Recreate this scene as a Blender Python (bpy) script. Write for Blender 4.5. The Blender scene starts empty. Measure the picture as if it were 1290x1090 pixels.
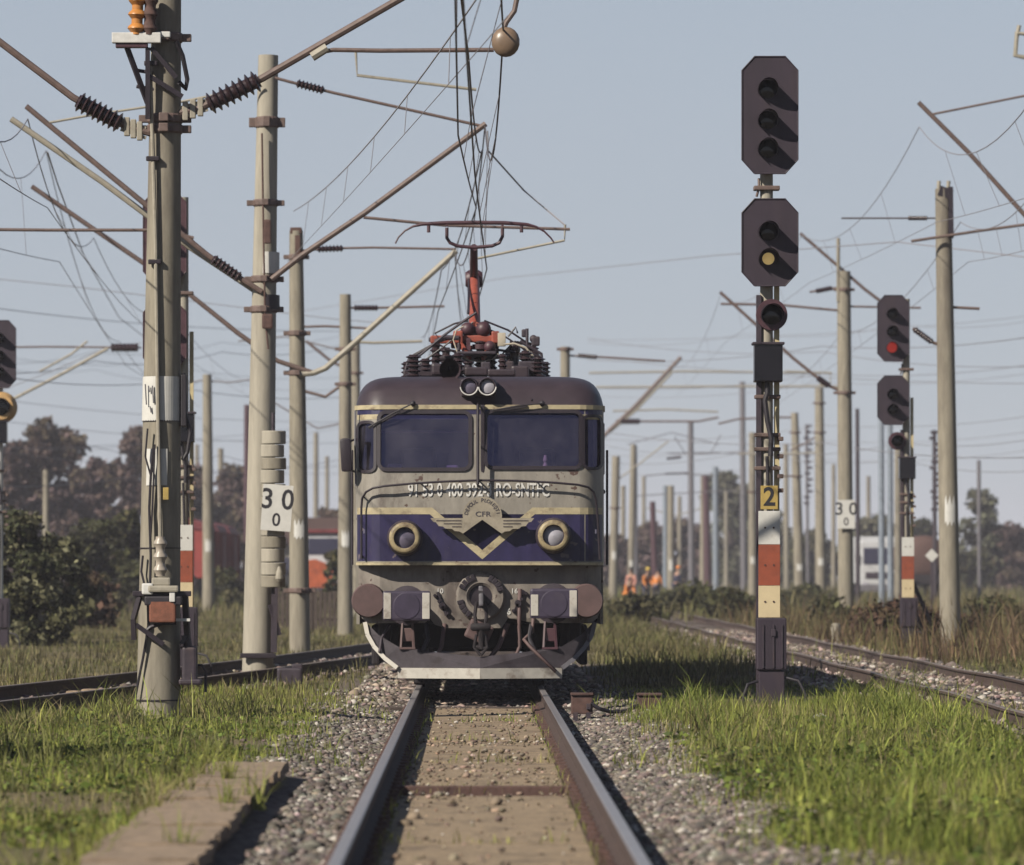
import bpy, bmesh, math, random
import numpy as np
from mathutils import Vector, Matrix, noise
random.seed(7); RNG = np.random.default_rng(11)
SC = bpy.context.scene
COL = SC.collection
# ------------------------------------------------------------------ camera
F = 6000.0            # focal length in pixels of the 1290 px wide photograph
CX, CH = -0.08, 1.42  # camera stands over the track, 1.42 m above the rail heads (z = 0)
GZ = -0.15            # general ground level
cd = bpy.data.cameras.new('camera'); cam = bpy.data.objects.new('camera', cd); COL.objects.link(cam)
cam.location = (CX, 0, CH); cam.rotation_euler = (math.radians(90), 0, 0)
cd.sensor_width = 36; cd.lens = F / 1290 * 36
cd.shift_x = 49 / 1290; cd.shift_y = 175 / 1290
cd.clip_start = 0.5; cd.clip_end = 9000
cd.dof.use_dof = True; cd.dof.focus_distance = 53; cd.dof.aperture_fstop = 3.0
SC.camera = cam
# ------------------------------------------------------------------ sky, sun, exposure
SUN = Vector((1.0, 0.85, -0.96)).normalized()
EL = math.asin(-SUN.z); AZ = math.atan2(-SUN.x, -SUN.y)
w = bpy.data.worlds.new('World'); SC.world = w; w.use_nodes = True
wn = w.node_tree.nodes; wl = w.node_tree.links
bg = wn['Background']
sky = wn.new('ShaderNodeTexSky'); sky.sky_type = 'NISHITA'; sky.sun_disc = False
sky.sun_elevation = EL; sky.sun_rotation = AZ % (2 * math.pi)
sky.air_density = 1.0; sky.dust_density = 0.3; sky.ozone_density = 3.0
hs = wn.new('ShaderNodeHueSaturation'); hs.inputs['Saturation'].default_value = 0.8
mxs = wn.new('ShaderNodeMixRGB'); mxs.inputs[2].default_value = (5.1, 5.6, 6.5, 1)
wtc = wn.new('ShaderNodeTexCoord'); wsx = wn.new('ShaderNodeSeparateXYZ'); wmr = wn.new('ShaderNodeMapRange')   # pale band of air low down, darker blue overhead
wmr.inputs[1].default_value = 0.09; wmr.inputs[2].default_value = 0.30; wmr.inputs[3].default_value = 0.8; wmr.inputs[4].default_value = 0.0
wl.new(wtc.outputs['Generated'], wsx.inputs[0]); wl.new(wsx.outputs[2], wmr.inputs[0]); wl.new(wmr.outputs[0], mxs.inputs[0])
wl.new(sky.outputs[0], hs.inputs['Color']); wl.new(hs.outputs[0], mxs.inputs[1]); wl.new(mxs.outputs[0], bg.inputs[0])
bg.inputs[1].default_value = 0.050
sd = bpy.data.lights.new('sun', 'SUN'); sun = bpy.data.objects.new('sun', sd); COL.objects.link(sun)
sd.energy = 5.0; sd.angle = math.radians(0.5); sd.color = (1.0, 0.93, 0.80)
sun.rotation_euler = SUN.to_track_quat('-Z', 'Y').to_euler()
vs = SC.view_settings; vs.view_transform = 'Standard'; vs.look = 'None'; vs.exposure = 0.76; vs.gamma = 1.0
SC.cycles.use_denoising = True
SC.cycles.max_bounces = 6; SC.cycles.diffuse_bounces = 2; SC.cycles.glossy_bounces = 3
SC.cycles.transparent_max_bounces = 12; SC.cycles.transmission_bounces = 3; SC.cycles.volume_bounces = 0
SC.cycles.caustics_reflective = False; SC.cycles.caustics_refractive = False

# ------------------------------------------------------------------ helpers
def Zg(py, h=CH - GZ): return F * h / (py - 720.0)
def P(px, py, Z): return Vector((CX + (px - 596) / F * Z, Z, CH - (py - 720) / F * Z))
def X_at(px, Z): return CX + (px - 596) / F * Z
def srgb(r, g, b):
    f = lambda c: (c / 255 / 12.92) if c / 255 <= 0.04045 else ((c / 255 + 0.055) / 1.055) ** 2.4
    return (f(r), f(g), f(b))

AF = 0.54      # base colours below were chosen for exposure 0
def pmat(name, col, rough=0.7, var=0.25, scale=6.0, col2=None, amt2=0.5, scale2=1.3, bump=0.0, bscale=40.0,
         metal=0.0, streak=1.0, thr=0.55, spots=None):
    """procedural paint/concrete/metal: fine mottling plus larger blotches of a second colour (dirt, rust)"""
    col = [c * AF for c in col]; col2 = [c * AF for c in col2] if col2 else None
    m = bpy.data.materials.new(name); m.use_nodes = True
    n = m.node_tree.nodes; l = m.node_tree.links; b = n['Principled BSDF']
    tc = n.new('ShaderNodeTexCoord'); oi = n.new('ShaderNodeObjectInfo')
    ad = n.new('ShaderNodeVectorMath'); ad.operation = 'ADD'
    sc = n.new('ShaderNodeMath'); sc.operation = 'MULTIPLY'; sc.inputs[1].default_value = 37.0
    l.new(oi.outputs['Random'], sc.inputs[0]); l.new(tc.outputs['Object'], ad.inputs[0]); l.new(sc.outputs[0], ad.inputs[1])
    mp = n.new('ShaderNodeMapping'); mp.inputs['Scale'].default_value = (1, 1, 1.0 / streak)
    l.new(ad.outputs[0], mp.inputs[0])
    nz = n.new('ShaderNodeTexNoise'); nz.inputs['Scale'].default_value = scale; nz.inputs['Detail'].default_value = 6
    nz.inputs['Roughness'].default_value = 0.65
    l.new(mp.outputs[0], nz.inputs['Vector'])
    rp = n.new('ShaderNodeValToRGB'); e = rp.color_ramp.elements
    e[0].position = 0.3; e[1].position = 0.7
    e[0].color = (*[max(0, c * (1 - var)) for c in col], 1); e[1].color = (*[min(1, c * (1 + var)) for c in col], 1)
    l.new(nz.outputs['Fac'], rp.inputs[0]); out = rp.outputs[0]
    if col2:
        n2 = n.new('ShaderNodeTexNoise'); n2.inputs['Scale'].default_value = scale2; n2.inputs['Detail'].default_value = 8
        n2.inputs['Roughness'].default_value = 0.7
        l.new(mp.outputs[0], n2.inputs['Vector'])
        r2 = n.new('ShaderNodeValToRGB'); r2.color_ramp.elements[0].position = thr; r2.color_ramp.elements[1].position = thr + 0.15
        r2.color_ramp.elements[1].color = (amt2, amt2, amt2, 1)
        l.new(n2.outputs['Fac'], r2.inputs[0])
        mx = n.new('ShaderNodeMixRGB'); mx.inputs[2].default_value = (*col2, 1)
        l.new(r2.outputs[0], mx.inputs[0]); l.new(out, mx.inputs[1]); out = mx.outputs[0]
    if spots:
        n4 = n.new('ShaderNodeTexNoise'); n4.inputs['Scale'].default_value = 9; n4.inputs['Detail'].default_value = 3
        l.new(ad.outputs[0], n4.inputs['Vector']); r4 = n.new('ShaderNodeValToRGB'); r4.color_ramp.elements[0].position = .67; r4.color_ramp.elements[1].position = .70
        l.new(n4.outputs['Fac'], r4.inputs[0]); m4 = n.new('ShaderNodeMixRGB'); m4.inputs[2].default_value = (*spots, 1)
        l.new(r4.outputs[0], m4.inputs[0]); l.new(out, m4.inputs[1]); out = m4.outputs[0]
    l.new(out, b.inputs['Base Color'])
    b.inputs['Roughness'].default_value = rough; b.inputs['Metallic'].default_value = metal
    b.inputs['Specular IOR Level'].default_value = 0.35
    if bump:
        n3 = n.new('ShaderNodeTexNoise'); n3.inputs['Scale'].default_value = bscale; n3.inputs['Detail'].default_value = 4
        l.new(ad.outputs[0], n3.inputs['Vector'])
        bp = n.new('ShaderNodeBump'); bp.inputs['Strength'].default_value = bump; bp.inputs['Distance'].default_value = 0.003
        l.new(n3.outputs['Fac'], bp.inputs['Height']); l.new(bp.outputs[0], b.inputs['Normal'])
    return m

def tintmat(name, rough=0.8, trans=0.0, tv=0.62):
    m = bpy.data.materials.new(name); m.use_nodes = True
    n = m.node_tree.nodes; l = m.node_tree.links; b = n['Principled BSDF']
    a = n.new('ShaderNodeAttribute'); a.attribute_name = 'tint'
    hv = n.new('ShaderNodeHueSaturation'); hv.inputs['Value'].default_value = tv; l.new(a.outputs['Color'], hv.inputs['Color'])
    l.new(hv.outputs[0], b.inputs['Base Color']); b.inputs['Roughness'].default_value = rough
    b.inputs['Specular IOR Level'].default_value = 0.2
    if trans:
        t = n.new('ShaderNodeBsdfTranslucent'); l.new(hv.outputs[0], t.inputs[0])
        mx = n.new('ShaderNodeMixShader'); mx.inputs[0].default_value = trans
        l.new(b.outputs[0], mx.inputs[1]); l.new(t.outputs[0], mx.inputs[2])
        l.new(mx.outputs[0], n['Material Output'].inputs[0])
    return m

def emat(name, col, strength):
    m = bpy.data.materials.new(name); m.use_nodes = True
    b = m.node_tree.nodes['Principled BSDF']; b.inputs['Base Color'].default_value = (*col, 1)
    b.inputs['Emission Color'].default_value = (*col, 1); b.inputs['Emission Strength'].default_value = strength
    return m

def glassmat(name, tint, gloss=0.12, rough=0.03):
    m = bpy.data.materials.new(name); m.use_nodes = True
    n = m.node_tree.nodes; l = m.node_tree.links; n.remove(n['Principled BSDF'])
    t = n.new('ShaderNodeBsdfTransparent'); t.inputs[0].default_value = (*tint, 1)
    g = n.new('ShaderNodeBsdfGlossy'); g.inputs['Roughness'].default_value = rough
    g.inputs[0].default_value = (0.62, 0.56, 0.95, 1)
    mx = n.new('ShaderNodeMixShader'); mx.inputs[0].default_value = gloss
    l.new(t.outputs[0], mx.inputs[1]); l.new(g.outputs[0], mx.inputs[2])
    df = n.new('ShaderNodeBsdfDiffuse'); df.inputs[0].default_value = (.34, .31, .36, 1)
    tc = n.new('ShaderNodeTexCoord'); nz = n.new('ShaderNodeTexNoise'); nz.inputs['Scale'].default_value = 2.2; nz.inputs['Detail'].default_value = 7
    mr = n.new('ShaderNodeMapRange'); mr.inputs[1].default_value = .35; mr.inputs[2].default_value = .75; mr.inputs[3].default_value = .01; mr.inputs[4].default_value = .09
    l.new(tc.outputs['Object'], nz.inputs[0]); l.new(nz.outputs['Fac'], mr.inputs[0])
    m2 = n.new('ShaderNodeMixShader'); l.new(mr.outputs[0], m2.inputs[0]); l.new(mx.outputs[0], m2.inputs[1]); l.new(df.outputs[0], m2.inputs[2])
    l.new(m2.outputs[0], n['Material Output'].inputs[0])
    return m

class MB:
    """collects shapes in one bmesh; build() links it as one mesh object"""
    def __init__(s): s.bm = bmesh.new()
    def box(s, c, d, bev=0.0, rz=0.0, M=None):
        r = bmesh.ops.create_cube(s.bm, size=1.0)
        mt = Matrix.Translation(Vector(c)) @ (M if M else Matrix.Rotation(rz, 4, 'Z')) @ Matrix.Diagonal((*d, 1))
        bmesh.ops.transform(s.bm, matrix=mt, verts=r['verts'])
        if bev:
            es = list({e for v in r['verts'] for e in v.link_edges})
            bmesh.ops.bevel(s.bm, geom=es, offset=bev, segments=2, affect='EDGES', profile=0.6)
        return s
    def bar(s, p0, p1, wd, th, up=(0, 0, 1)):
        p0, p1 = Vector(p0), Vector(p1); d = p1 - p0; L = d.length; d.normalize()
        u = Vector(up); x = d.cross(u)
        if x.length < 1e-4: x = Vector((1, 0, 0))
        x.normalize(); u = x.cross(d)
        M = Matrix((x, d, u)).transposed().to_4x4()
        return s.box((p0 + p1) / 2, (wd, L, th), M=M)
    def rings(s, rs, cap=True):
        loops = [[s.bm.verts.new(p) for p in r] for r in rs]
        n = len(loops[0])
        for a, b in zip(loops, loops[1:]):
            for i in range(n): s.bm.faces.new((a[i], a[(i + 1) % n], b[(i + 1) % n], b[i]))
        if cap:
            s.bm.faces.new(loops[0][::-1]); s.bm.faces.new(loops[-1])
        return s
    def tube(s, pts, r, n=8):
        pts = [Vector(p) for p in pts]; rr = r if isinstance(r, (list, tuple)) else [r] * len(pts)
        rs = []; prev = None
        for i, p in enumerate(pts):
            d = (pts[min(i + 1, len(pts) - 1)] - pts[max(i - 1, 0)]).normalized()
            if prev is None:
                x = d.cross(Vector((0, 0, 1)))
                if x.length < 1e-3: x = Vector((1, 0, 0))
            else: x = prev - d * prev.dot(d)
            x.normalize(); y = d.cross(x); prev = x
            rs.append([p + (x * math.cos(2 * math.pi * k / n) + y * math.sin(2 * math.pi * k / n)) * rr[i] for k in range(n)])
        return s.rings(rs)
    def lathe(s, p0, p1, prof, n=16, cap=True):
        """prof: (t along p0->p1 as fraction, radius)"""
        p0, p1 = Vector(p0), Vector(p1); d = (p1 - p0).normalized(); L = p1 - p0
        x = d.cross(Vector((0, 0, 1)))
        if x.length < 1e-3: x = Vector((1, 0, 0))
        x.normalize(); y = d.cross(x)
        return s.rings([[p0 + L * t + (x * math.cos(2 * math.pi * k / n) + y * math.sin(2 * math.pi * k / n)) * max(r, 1e-4)
                         for k in range(n)] for t, r in prof], cap)
    def ribbed(s, p0, p1, rc, rr, nr, n=12):
        prof = [(0, rc)]
        for i in range(nr):
            a = i / nr; q = 1 / nr
            prof += [(a + .15 * q, rc), (a + .45 * q, rr), (a + .6 * q, rr * .93), (a + .8 * q, rc)]
        prof.append((1, rc))
        return s.lathe(p0, p1, prof, n)
    def prism(s, poly, y0, y1):
        """polygon in (x,z) extruded along y"""
        a = [s.bm.verts.new((x, y0, z)) for x, z in poly]; b = [s.bm.verts.new((x, y1, z)) for x, z in poly]
        n = len(poly)
        for i in range(n): s.bm.faces.new((a[i], a[(i + 1) % n], b[(i + 1) % n], b[i]))
        s.bm.faces.new(a[::-1]); s.bm.faces.new(b)
        return s
    def sphere(s, c, r, sx=1, sy=1, sz=1, u=14, v=9):
        q = bmesh.ops.create_uvsphere(s.bm, u_segments=u, v_segments=v, radius=r)
        bmesh.ops.transform(s.bm, matrix=Matrix.Translation(Vector(c)) @ Matrix.Diagonal((sx, sy, sz, 1)), verts=q['verts'])
        return s
    def build(s, name, mat, parent=None, smooth=False, loc=None, angle=40):
        bmesh.ops.recalc_face_normals(s.bm, faces=s.bm.faces[:])
        me = bpy.data.meshes.new(name)
        if smooth:
            for f in s.bm.faces: f.smooth = True
            for e in s.bm.edges:
                if len(e.link_faces) == 2 and e.calc_face_angle(0) > math.radians(angle): e.smooth = False
        s.bm.to_mesh(me); s.bm.free()
        me.materials.append(mat)
        o = bpy.data.objects.new(name, me); COL.objects.link(o)
        if parent: o.parent = parent
        if loc: o.location = loc
        return o

def each(mb, name, mat, parent, smooth=False):
    """every loose piece of the builder becomes a part of its own"""
    bm = mb.bm; bmesh.ops.recalc_face_normals(bm, faces=bm.faces[:]); todo = set(bm.verts); out = []
    while todo:
        v = todo.pop(); isl = {v}; st = [v]
        while st:
            for e in st.pop().link_edges:
                for q in e.verts:
                    if q in todo: todo.discard(q); isl.add(q); st.append(q)
        isl = sorted(isl, key=lambda q: q.co.z); ix = {q: i for i, q in enumerate(isl)}
        fs = {f for q in isl for f in q.link_faces}
        me = bpy.data.meshes.new(name); me.from_pydata([q.co[:] for q in isl], [], [[ix[q] for q in f.verts] for f in fs]); me.update()
        me.materials.append(mat); o = bpy.data.objects.new(name, me); COL.objects.link(o); o.parent = parent; out.append(o)
        if smooth: me.polygons.foreach_set('use_smooth', [True] * len(me.polygons))
    bm.free(); return out
def tag(o, label=None, cat=None, group=None, kind=None):
    if label: o['label'] = label
    if cat: o['category'] = cat
    if group: o['group'] = group
    if kind: o['kind'] = kind
    return o
def thing(name, label, cat, loc=(0, 0, 0), group=None, rz=0.0):
    o = bpy.data.objects.new(name, None); COL.objects.link(o); o.location = loc; o.rotation_euler = (0, 0, rz)
    o.empty_display_size = 0.2
    return tag(o, label, cat, group)
def np_mesh(name, V, T, mat, tint=None, parent=None, smooth=False):
    me = bpy.data.meshes.new(name)
    V = np.asarray(V, np.float32); T = np.asarray(T, np.int32); k = T.shape[1]
    me.vertices.add(len(V)); me.vertices.foreach_set('co', V.ravel())
    me.loops.add(T.size); me.loops.foreach_set('vertex_index', T.ravel())
    me.polygons.add(len(T)); me.polygons.foreach_set('loop_start', np.arange(0, T.size, k, dtype=np.int32))
    me.polygons.foreach_set('loop_total', np.full(len(T), k, np.int32))
    if smooth: me.polygons.foreach_set('use_smooth', np.ones(len(T), bool))
    me.update(calc_edges=True)
    if tint is not None:
        a = me.attributes.new('tint', 'FLOAT_COLOR', 'POINT')
        a.data.foreach_set('color', np.concatenate([tint, np.ones((len(tint), 1))], 1).astype(np.float32).ravel())
    me.materials.append(mat)
    o = bpy.data.objects.new(name, me); COL.objects.link(o)
    if parent: o.parent = parent
    return o
def text_mesh(txt, size, xs=1.0, align='CENTER', bold=0.0):
    c = bpy.data.curves.new('t', 'FONT'); c.body = txt; c.size = size; c.align_x = align; c.align_y = 'CENTER'
    c.offset = bold; c.resolution_u = 3; c.fill_mode = 'FRONT'
    o = bpy.data.objects.new('t', c); COL.objects.link(o)
    dg = bpy.context.evaluated_depsgraph_get()
    me = bpy.data.meshes.new_from_object(o.evaluated_get(dg))
    COL.objects.unlink(o); bpy.data.objects.remove(o); bpy.data.curves.remove(c)
    me.transform(Matrix.Diagonal((xs, 1, 1, 1)))
    return me
def put_text(name, txt, size, mat, parent, fn, xs=1.0, bold=0.0):
    """flat lettering, each vertex placed by fn(x, z)"""
    me = text_mesh(txt, size, xs, bold=bold)
    for v in me.vertices: v.co = fn(v.co.x, v.co.y)
    me.materials.clear(); me.materials.append(mat)
    o = bpy.data.objects.new(name, me); COL.objects.link(o); o.parent = parent
    return o

# ------------------------------------------------------------------ materials
M = {}
M['concrete'] = pmat('concrete', (0.315, 0.28, 0.22), 0.9, 0.22, 11, (0.15, 0.125, 0.105), 0.7, 1.3, 0.5, 40, streak=6, thr=.50)
M['concrete_pale'] = pmat('concrete_pale', (0.43, 0.39, 0.32), 0.9, 0.18, 10, (0.22, 0.19, 0.155), 0.6, 1.2, 0.4, 40, streak=7, thr=.52)
M['concrete_slab'] = pmat('concrete_slab', (0.33, 0.24, 0.165), 0.95, 0.4, 11, (0.12, 0.082, 0.06), 0.7, 1.6, 0.5, 25)
M['panel'] = pmat('panel', (0.34, 0.25, 0.16), 0.95, 0.4, 16, (0.12, 0.085, 0.06), 0.8, 3.0, 1.0, 40, thr=.5)
M['white'] = pmat('white', (0.72, 0.70, 0.66), 0.7, 0.08, 8, (0.36, 0.30, 0.24), 0.6, 4.0, thr=0.6)
M['cream'] = pmat('cream', (0.64, 0.53, 0.31), 0.65, 0.12, 8, (0.36, 0.26, 0.15), 0.6, 5.0, thr=0.58)
M['board_red'] = pmat('board_red', (0.33, 0.075, 0.035), 0.7, 0.15, 8, (0.2, 0.06, 0.04), 0.5, 3.0)
M['yellow'] = pmat('yellow', (0.50, 0.35, 0.10), 0.7, 0.15, 10, (0.2, 0.13, 0.06), 0.6, 6.0)
M['letter_black'] = pmat('letter_black', (0.02, 0.018, 0.025), 0.7, 0.1)
M['letter_white'] = pmat('letter_white', (0.75, 0.73, 0.70), 0.7, 0.15, 12)
M['letter_grey'] = pmat('letter_grey', (0.07, 0.06, 0.075), 0.7, 0.15, 12)
M['steel_dark'] = pmat('steel_dark', (0.050, 0.036, 0.050), 0.6, 0.3, 12, (0.09, 0.055, 0.045), 0.6, 3.0)
M['steel_purple'] = pmat('steel_purple', (0.038, 0.025, 0.040), 0.65, 0.2, 7, (0.062, 0.04, 0.045), 0.5, 2.5, streak=4)
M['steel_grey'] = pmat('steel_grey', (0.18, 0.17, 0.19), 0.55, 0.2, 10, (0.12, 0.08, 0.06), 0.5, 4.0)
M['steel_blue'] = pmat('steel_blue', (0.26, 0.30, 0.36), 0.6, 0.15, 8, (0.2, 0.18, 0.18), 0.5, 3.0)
M['tube_brown'] = pmat('tube_brown', (0.17, 0.115, 0.10), 0.6, 0.25, 14, (0.08, 0.05, 0.05), 0.6, 4.0)
M['tube_pale'] = pmat('tube_pale', (0.40, 0.36, 0.29), 0.6, 0.15, 10, (0.2, 0.15, 0.1), 0.5, 4.0)
M['rust'] = pmat('rust', (0.115, 0.062, 0.052), 0.85, 0.3, 14, (0.07, 0.04, 0.04), 0.7, 4.0, 0.3, 60)
M['rust_orange'] = pmat('rust_orange', (0.27, 0.10, 0.06), 0.8, 0.3, 14, (0.14, 0.06, 0.04), 0.6, 5.0)
M['insulator'] = pmat('insulator', (0.045, 0.026, 0.030), 0.25, 0.2, 8)
M['insulator_pale'] = pmat('insulator_pale', (0.42, 0.36, 0.30), 0.4, 0.2, 8)
M['insulator_orange'] = pmat('insulator_orange', (0.60, 0.25, 0.06), 0.35, 0.2, 8)
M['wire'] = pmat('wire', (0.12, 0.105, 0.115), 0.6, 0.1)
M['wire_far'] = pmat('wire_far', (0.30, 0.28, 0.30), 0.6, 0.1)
M['cable_black'] = pmat('cable_black', (0.025, 0.02, 0.028), 0.6, 0.2)
M['cable_pale'] = pmat('cable_pale', (0.55, 0.48, 0.38), 0.6, 0.15)
M['rail_side'] = pmat('rail_side', (0.085, 0.054, 0.046), 0.85, 0.3, 12, (0.06, 0.04, 0.035), 0.7, 2.0, 0.2, 60)
M['rail_head'] = pmat('rail_head', (0.42, 0.39, 0.40), 0.36, 0.15, 6, (0.20, 0.13, 0.11), 0.6, 3.0, metal=0.45)
M['rail_head_dull'] = pmat('rail_head_dull', (0.24, 0.19, 0.165), 0.55, 0.2, 6, (0.12, 0.08, 0.06), 0.6, 2.0, metal=0.2)
M['wood_dark'] = pmat('wood_dark', (0.085, 0.062, 0.052), 0.9, 0.3, 8, (0.14, 0.11, 0.09), 0.6, 2.0, 0.3, 30)
# locomotive
M['body_grey'] = pmat('body_grey', (0.315, 0.285, 0.245), 0.5, 0.22, 7, (0.12, 0.09, 0.08), 0.7, 3.2, 0.2, 30, streak=2.5, thr=0.55, spots=(.06, .035, .028))
M['body_blue'] = pmat('body_blue', (0.030, 0.024, 0.082), 0.42, 0.3, 7, (0.075, 0.06, 0.085), 0.5, 5.0, streak=2.5, thr=0.56, spots=(.10, .08, .09))
M['body_cream'] = pmat('body_cream', (0.52, 0.44, 0.28), 0.6, 0.2, 9, (0.20, 0.135, 0.09), 0.85, 5.0, streak=.7, thr=0.53)
M['rim_tan'] = pmat('rim_tan', (0.40, 0.32, 0.185), 0.5, 0.25, 12, (0.13, 0.085, 0.055), 0.85, 7.0, thr=0.5)
M['board_cream'] = pmat('board_cream', (0.72, 0.58, 0.36), 0.65, 0.08, 8, (0.5, 0.38, 0.22), 0.4, 6.0, thr=.62)
M['body_dirty'] = pmat('body_dirty', (0.26, 0.225, 0.195), 0.65, 0.25, 7, (0.095, 0.07, 0.062), 0.8, 2.6, 0.2, 30, streak=2.0, thr=.5, spots=(.05, .03, .026))
M['ball_brown'] = pmat('ball_brown', (0.24, 0.165, 0.115), 0.35, 0.2, 6)
M['lamp_tan'] = pmat('lamp_tan', (0.62, 0.38, 0.16), 0.6, 0.2, 6, (0.3, 0.2, 0.1), 0.5, 3.0)
M['emblem'] = pmat('emblem', (0.38, 0.33, 0.255), 0.5, 0.2, 8, (0.17, 0.13, 0.10), 0.6, 5.0)
M['roof'] = pmat('roof', (0.052, 0.036, 0.045), 0.42, 0.18, 5, (0.09, 0.062, 0.06), 0.4, 2.0, 0.05, 30)
M['trim'] = pmat('trim', (0.030, 0.021, 0.030), 0.5, 0.2, 10)
M['under'] = pmat('under', (0.022, 0.016, 0.020), 0.8, 0.4, 10, (0.06, 0.04, 0.035), 0.6, 3.0)
M['plough'] = pmat('plough', (0.13, 0.11, 0.13), 0.7, 0.25, 7, (0.07, 0.05, 0.05), 0.6, 3.0)
M['edge_white'] = pmat('edge_white', (0.60, 0.56, 0.50), 0.7, 0.15, 8, (0.22, 0.17, 0.14), 0.8, 4.0, thr=0.52)
M['pinkbrown'] = pmat('pinkbrown', (0.135, 0.082, 0.080), 0.65, 0.18, 7, (0.09, 0.055, 0.05), 0.5, 3.0)
M['buffer'] = pmat('buffer', (0.055, 0.042, 0.075), 0.5, 0.25, 6, (0.10, 0.08, 0.08), 0.5, 3.0)
M['panto_red'] = pmat('panto_red', (0.36, 0.085, 0.055), 0.5, 0.2, 8, (0.12, 0.05, 0.05), 0.6, 5.0)
M['panto_dark'] = pmat('panto_dark', (0.085, 0.036, 0.048), 0.5, 0.2, 8)
M['lens'] = pmat('lens', (0.17, 0.15, 0.21), 0.08, 0.1)
M['lens_pale'] = pmat('lens_pale', (0.50, 0.48, 0.54), 0.08, 0.1)
M['lens_lit'] = emat('lens_lit', (0.70, 0.50, 0.20), 0.2)
M['lens_black'] = pmat('lens_black', (0.012, 0.010, 0.014), 0.15, 0.1)
M['red_lamp'] = emat('red_lamp', (0.6, 0.045, 0.03), 0.22)
M['glass'] = glassmat('glass', (0.44, 0.38, 0.70), 0.075)
M['glass_plain'] = pmat('glass_plain', (0.05, 0.05, 0.09), 0.08, 0.1)
M['cab_in'] = pmat('cab_in', (0.17, 0.16, 0.24), 0.8, 0.15, 4)
M['wagon_red'] = pmat('wagon_red', (0.34, 0.055, 0.045), 0.75, 0.2, 3, (0.12, 0.03, 0.03), 0.6, 1.0)
M['wagon_roof'] = pmat('wagon_roof', (0.20, 0.035, 0.04), 0.75, 0.2, 3)
M['orange'] = pmat('orange', (0.50, 0.11, 0.04), 0.6, 0.3, 3, (0.2, 0.06, 0.04), 0.7, 2.0)
M['hi_vis'] = pmat('hi_vis', (0.80, 0.26, 0.05), 0.8, 0.1)
M['hi_vis_pink'] = pmat('hi_vis_pink', (0.70, 0.33, 0.26), 0.8, 0.1)
M['navy'] = pmat('navy', (0.04, 0.04, 0.08), 0.85, 0.2)
M['skin'] = pmat('skin', (0.45, 0.26, 0.18), 0.6, 0.08)
M['hat_yellow'] = pmat('hat_yellow', (0.75, 0.52, 0.08), 0.5, 0.05)
M['vehicle_white'] = pmat('vehicle_white', (0.66, 0.66, 0.68), 0.45, 0.06, 3, (0.4, 0.38, 0.36), 0.5, 2.0)
M['bark'] = pmat('bark', (0.075, 0.052, 0.045), 0.95, 0.3, 10)
M['leaf'] = tintmat('leaf', 0.75, 0.25)
M['grass'] = tintmat('grass', 0.7, 0.3)
M['stone'] = tintmat('stone', 0.9, 0.0)

# ------------------------------------------------------------------ ground
def wob(x, y, s, seed=0):
    r = np.random.default_rng(seed); o = 0
    for k in range(5):
        a = r.uniform(0, 6.28); f = s * (1.0 + 0.6 * k); ph = r.uniform(0, 6.28)
        o = o + np.sin((x * np.cos(a) + y * np.sin(a)) * f + ph) / (1 + 0.5 * k)
    return o / 3.0
def left_track_x(y):      # centre line of the diverging track on the left
    y = np.asarray(y, float); t = np.clip((118.0 - y) / 60.0, 0, 1.3)
    return -5.0 * t ** 1.55
RT = 6.28                 # centre of the right-hand track
def ground_z(x, y):
    x = np.asarray(x, float); y = np.asarray(y, float)
    z = GZ + 0.035 * wob(x, y, 0.9, 3) * np.clip(np.abs(x) - 1.7, 0, 1) + 0.012 * wob(x, y, 4.0, 5)
    z = z - 0.10 * np.clip((1.75 - np.abs(x)) / 0.7, 0, 1)
    z = z - 0.02 * np.clip((1.5 - np.abs(x - RT)) / 0.5, 0, 1)
    z = np.where(np.hypot(x, y) > 400, GZ - 0.2, z)
    return z
gx = np.concatenate([-np.geomspace(4000, 16, 26), np.arange(-14, -3, .5), np.arange(-3, 3.01, .15), np.arange(3.5, 14.1, .5), np.geomspace(16, 4000, 26)])
gy = np.concatenate([[-60, -20, 0, 6, 12], np.arange(16, 80, .5), np.arange(80, 200, 2.5), np.geomspace(205, 6500, 36)])
GX, GY = np.meshgrid(gx, gy)
V = np.stack([GX, GY, ground_z(GX, GY)], -1).reshape(-1, 3)
nx, ny = len(gx), len(gy)
ii, jj = np.meshgrid(np.arange(nx - 1), np.arange(ny - 1)); a = (jj * nx + ii).ravel()
gm = bpy.data.materials.new('soil'); gm.use_nodes = True
n = gm.node_tree.nodes; l = gm.node_tree.links; b = n['Principled BSDF']; b.inputs['Roughness'].default_value = 0.95
b.inputs['Specular IOR Level'].default_value = 0.1
tc = n.new('ShaderNodeTexCoord')
n1 = n.new('ShaderNodeTexNoise'); n1.inputs['Scale'].default_value = 0.6; n1.inputs['Detail'].default_value = 8; n1.inputs['Roughness'].default_value = .7
n2 = n.new('ShaderNodeTexNoise'); n2.inputs['Scale'].default_value = 14; n2.inputs['Detail'].default_value = 6
l.new(tc.outputs['Object'], n1.inputs[0]); l.new(tc.outputs['Object'], n2.inputs[0])
r1 = n.new('ShaderNodeValToRGB'); e = r1.color_ramp.elements
e[0].color = (0.052, 0.052, 0.021, 1); e[0].position = .38; e[1].color = (0.140, 0.108, 0.070, 1); e[1].position = .66
l.new(n1.outputs['Fac'], r1.inputs[0])
sx = n.new('ShaderNodeSeparateXYZ'); l.new(tc.outputs['Object'], sx.inputs[0])
def absdist(c):
    q = n.new('ShaderNodeMath'); q.operation = 'SUBTRACT'; q.inputs[1].default_value = c; l.new(sx.outputs[0], q.inputs[0])
    r = n.new('ShaderNodeMath'); r.operation = 'ABSOLUTE'; l.new(q.outputs[0], r.inputs[0]); return r
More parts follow.
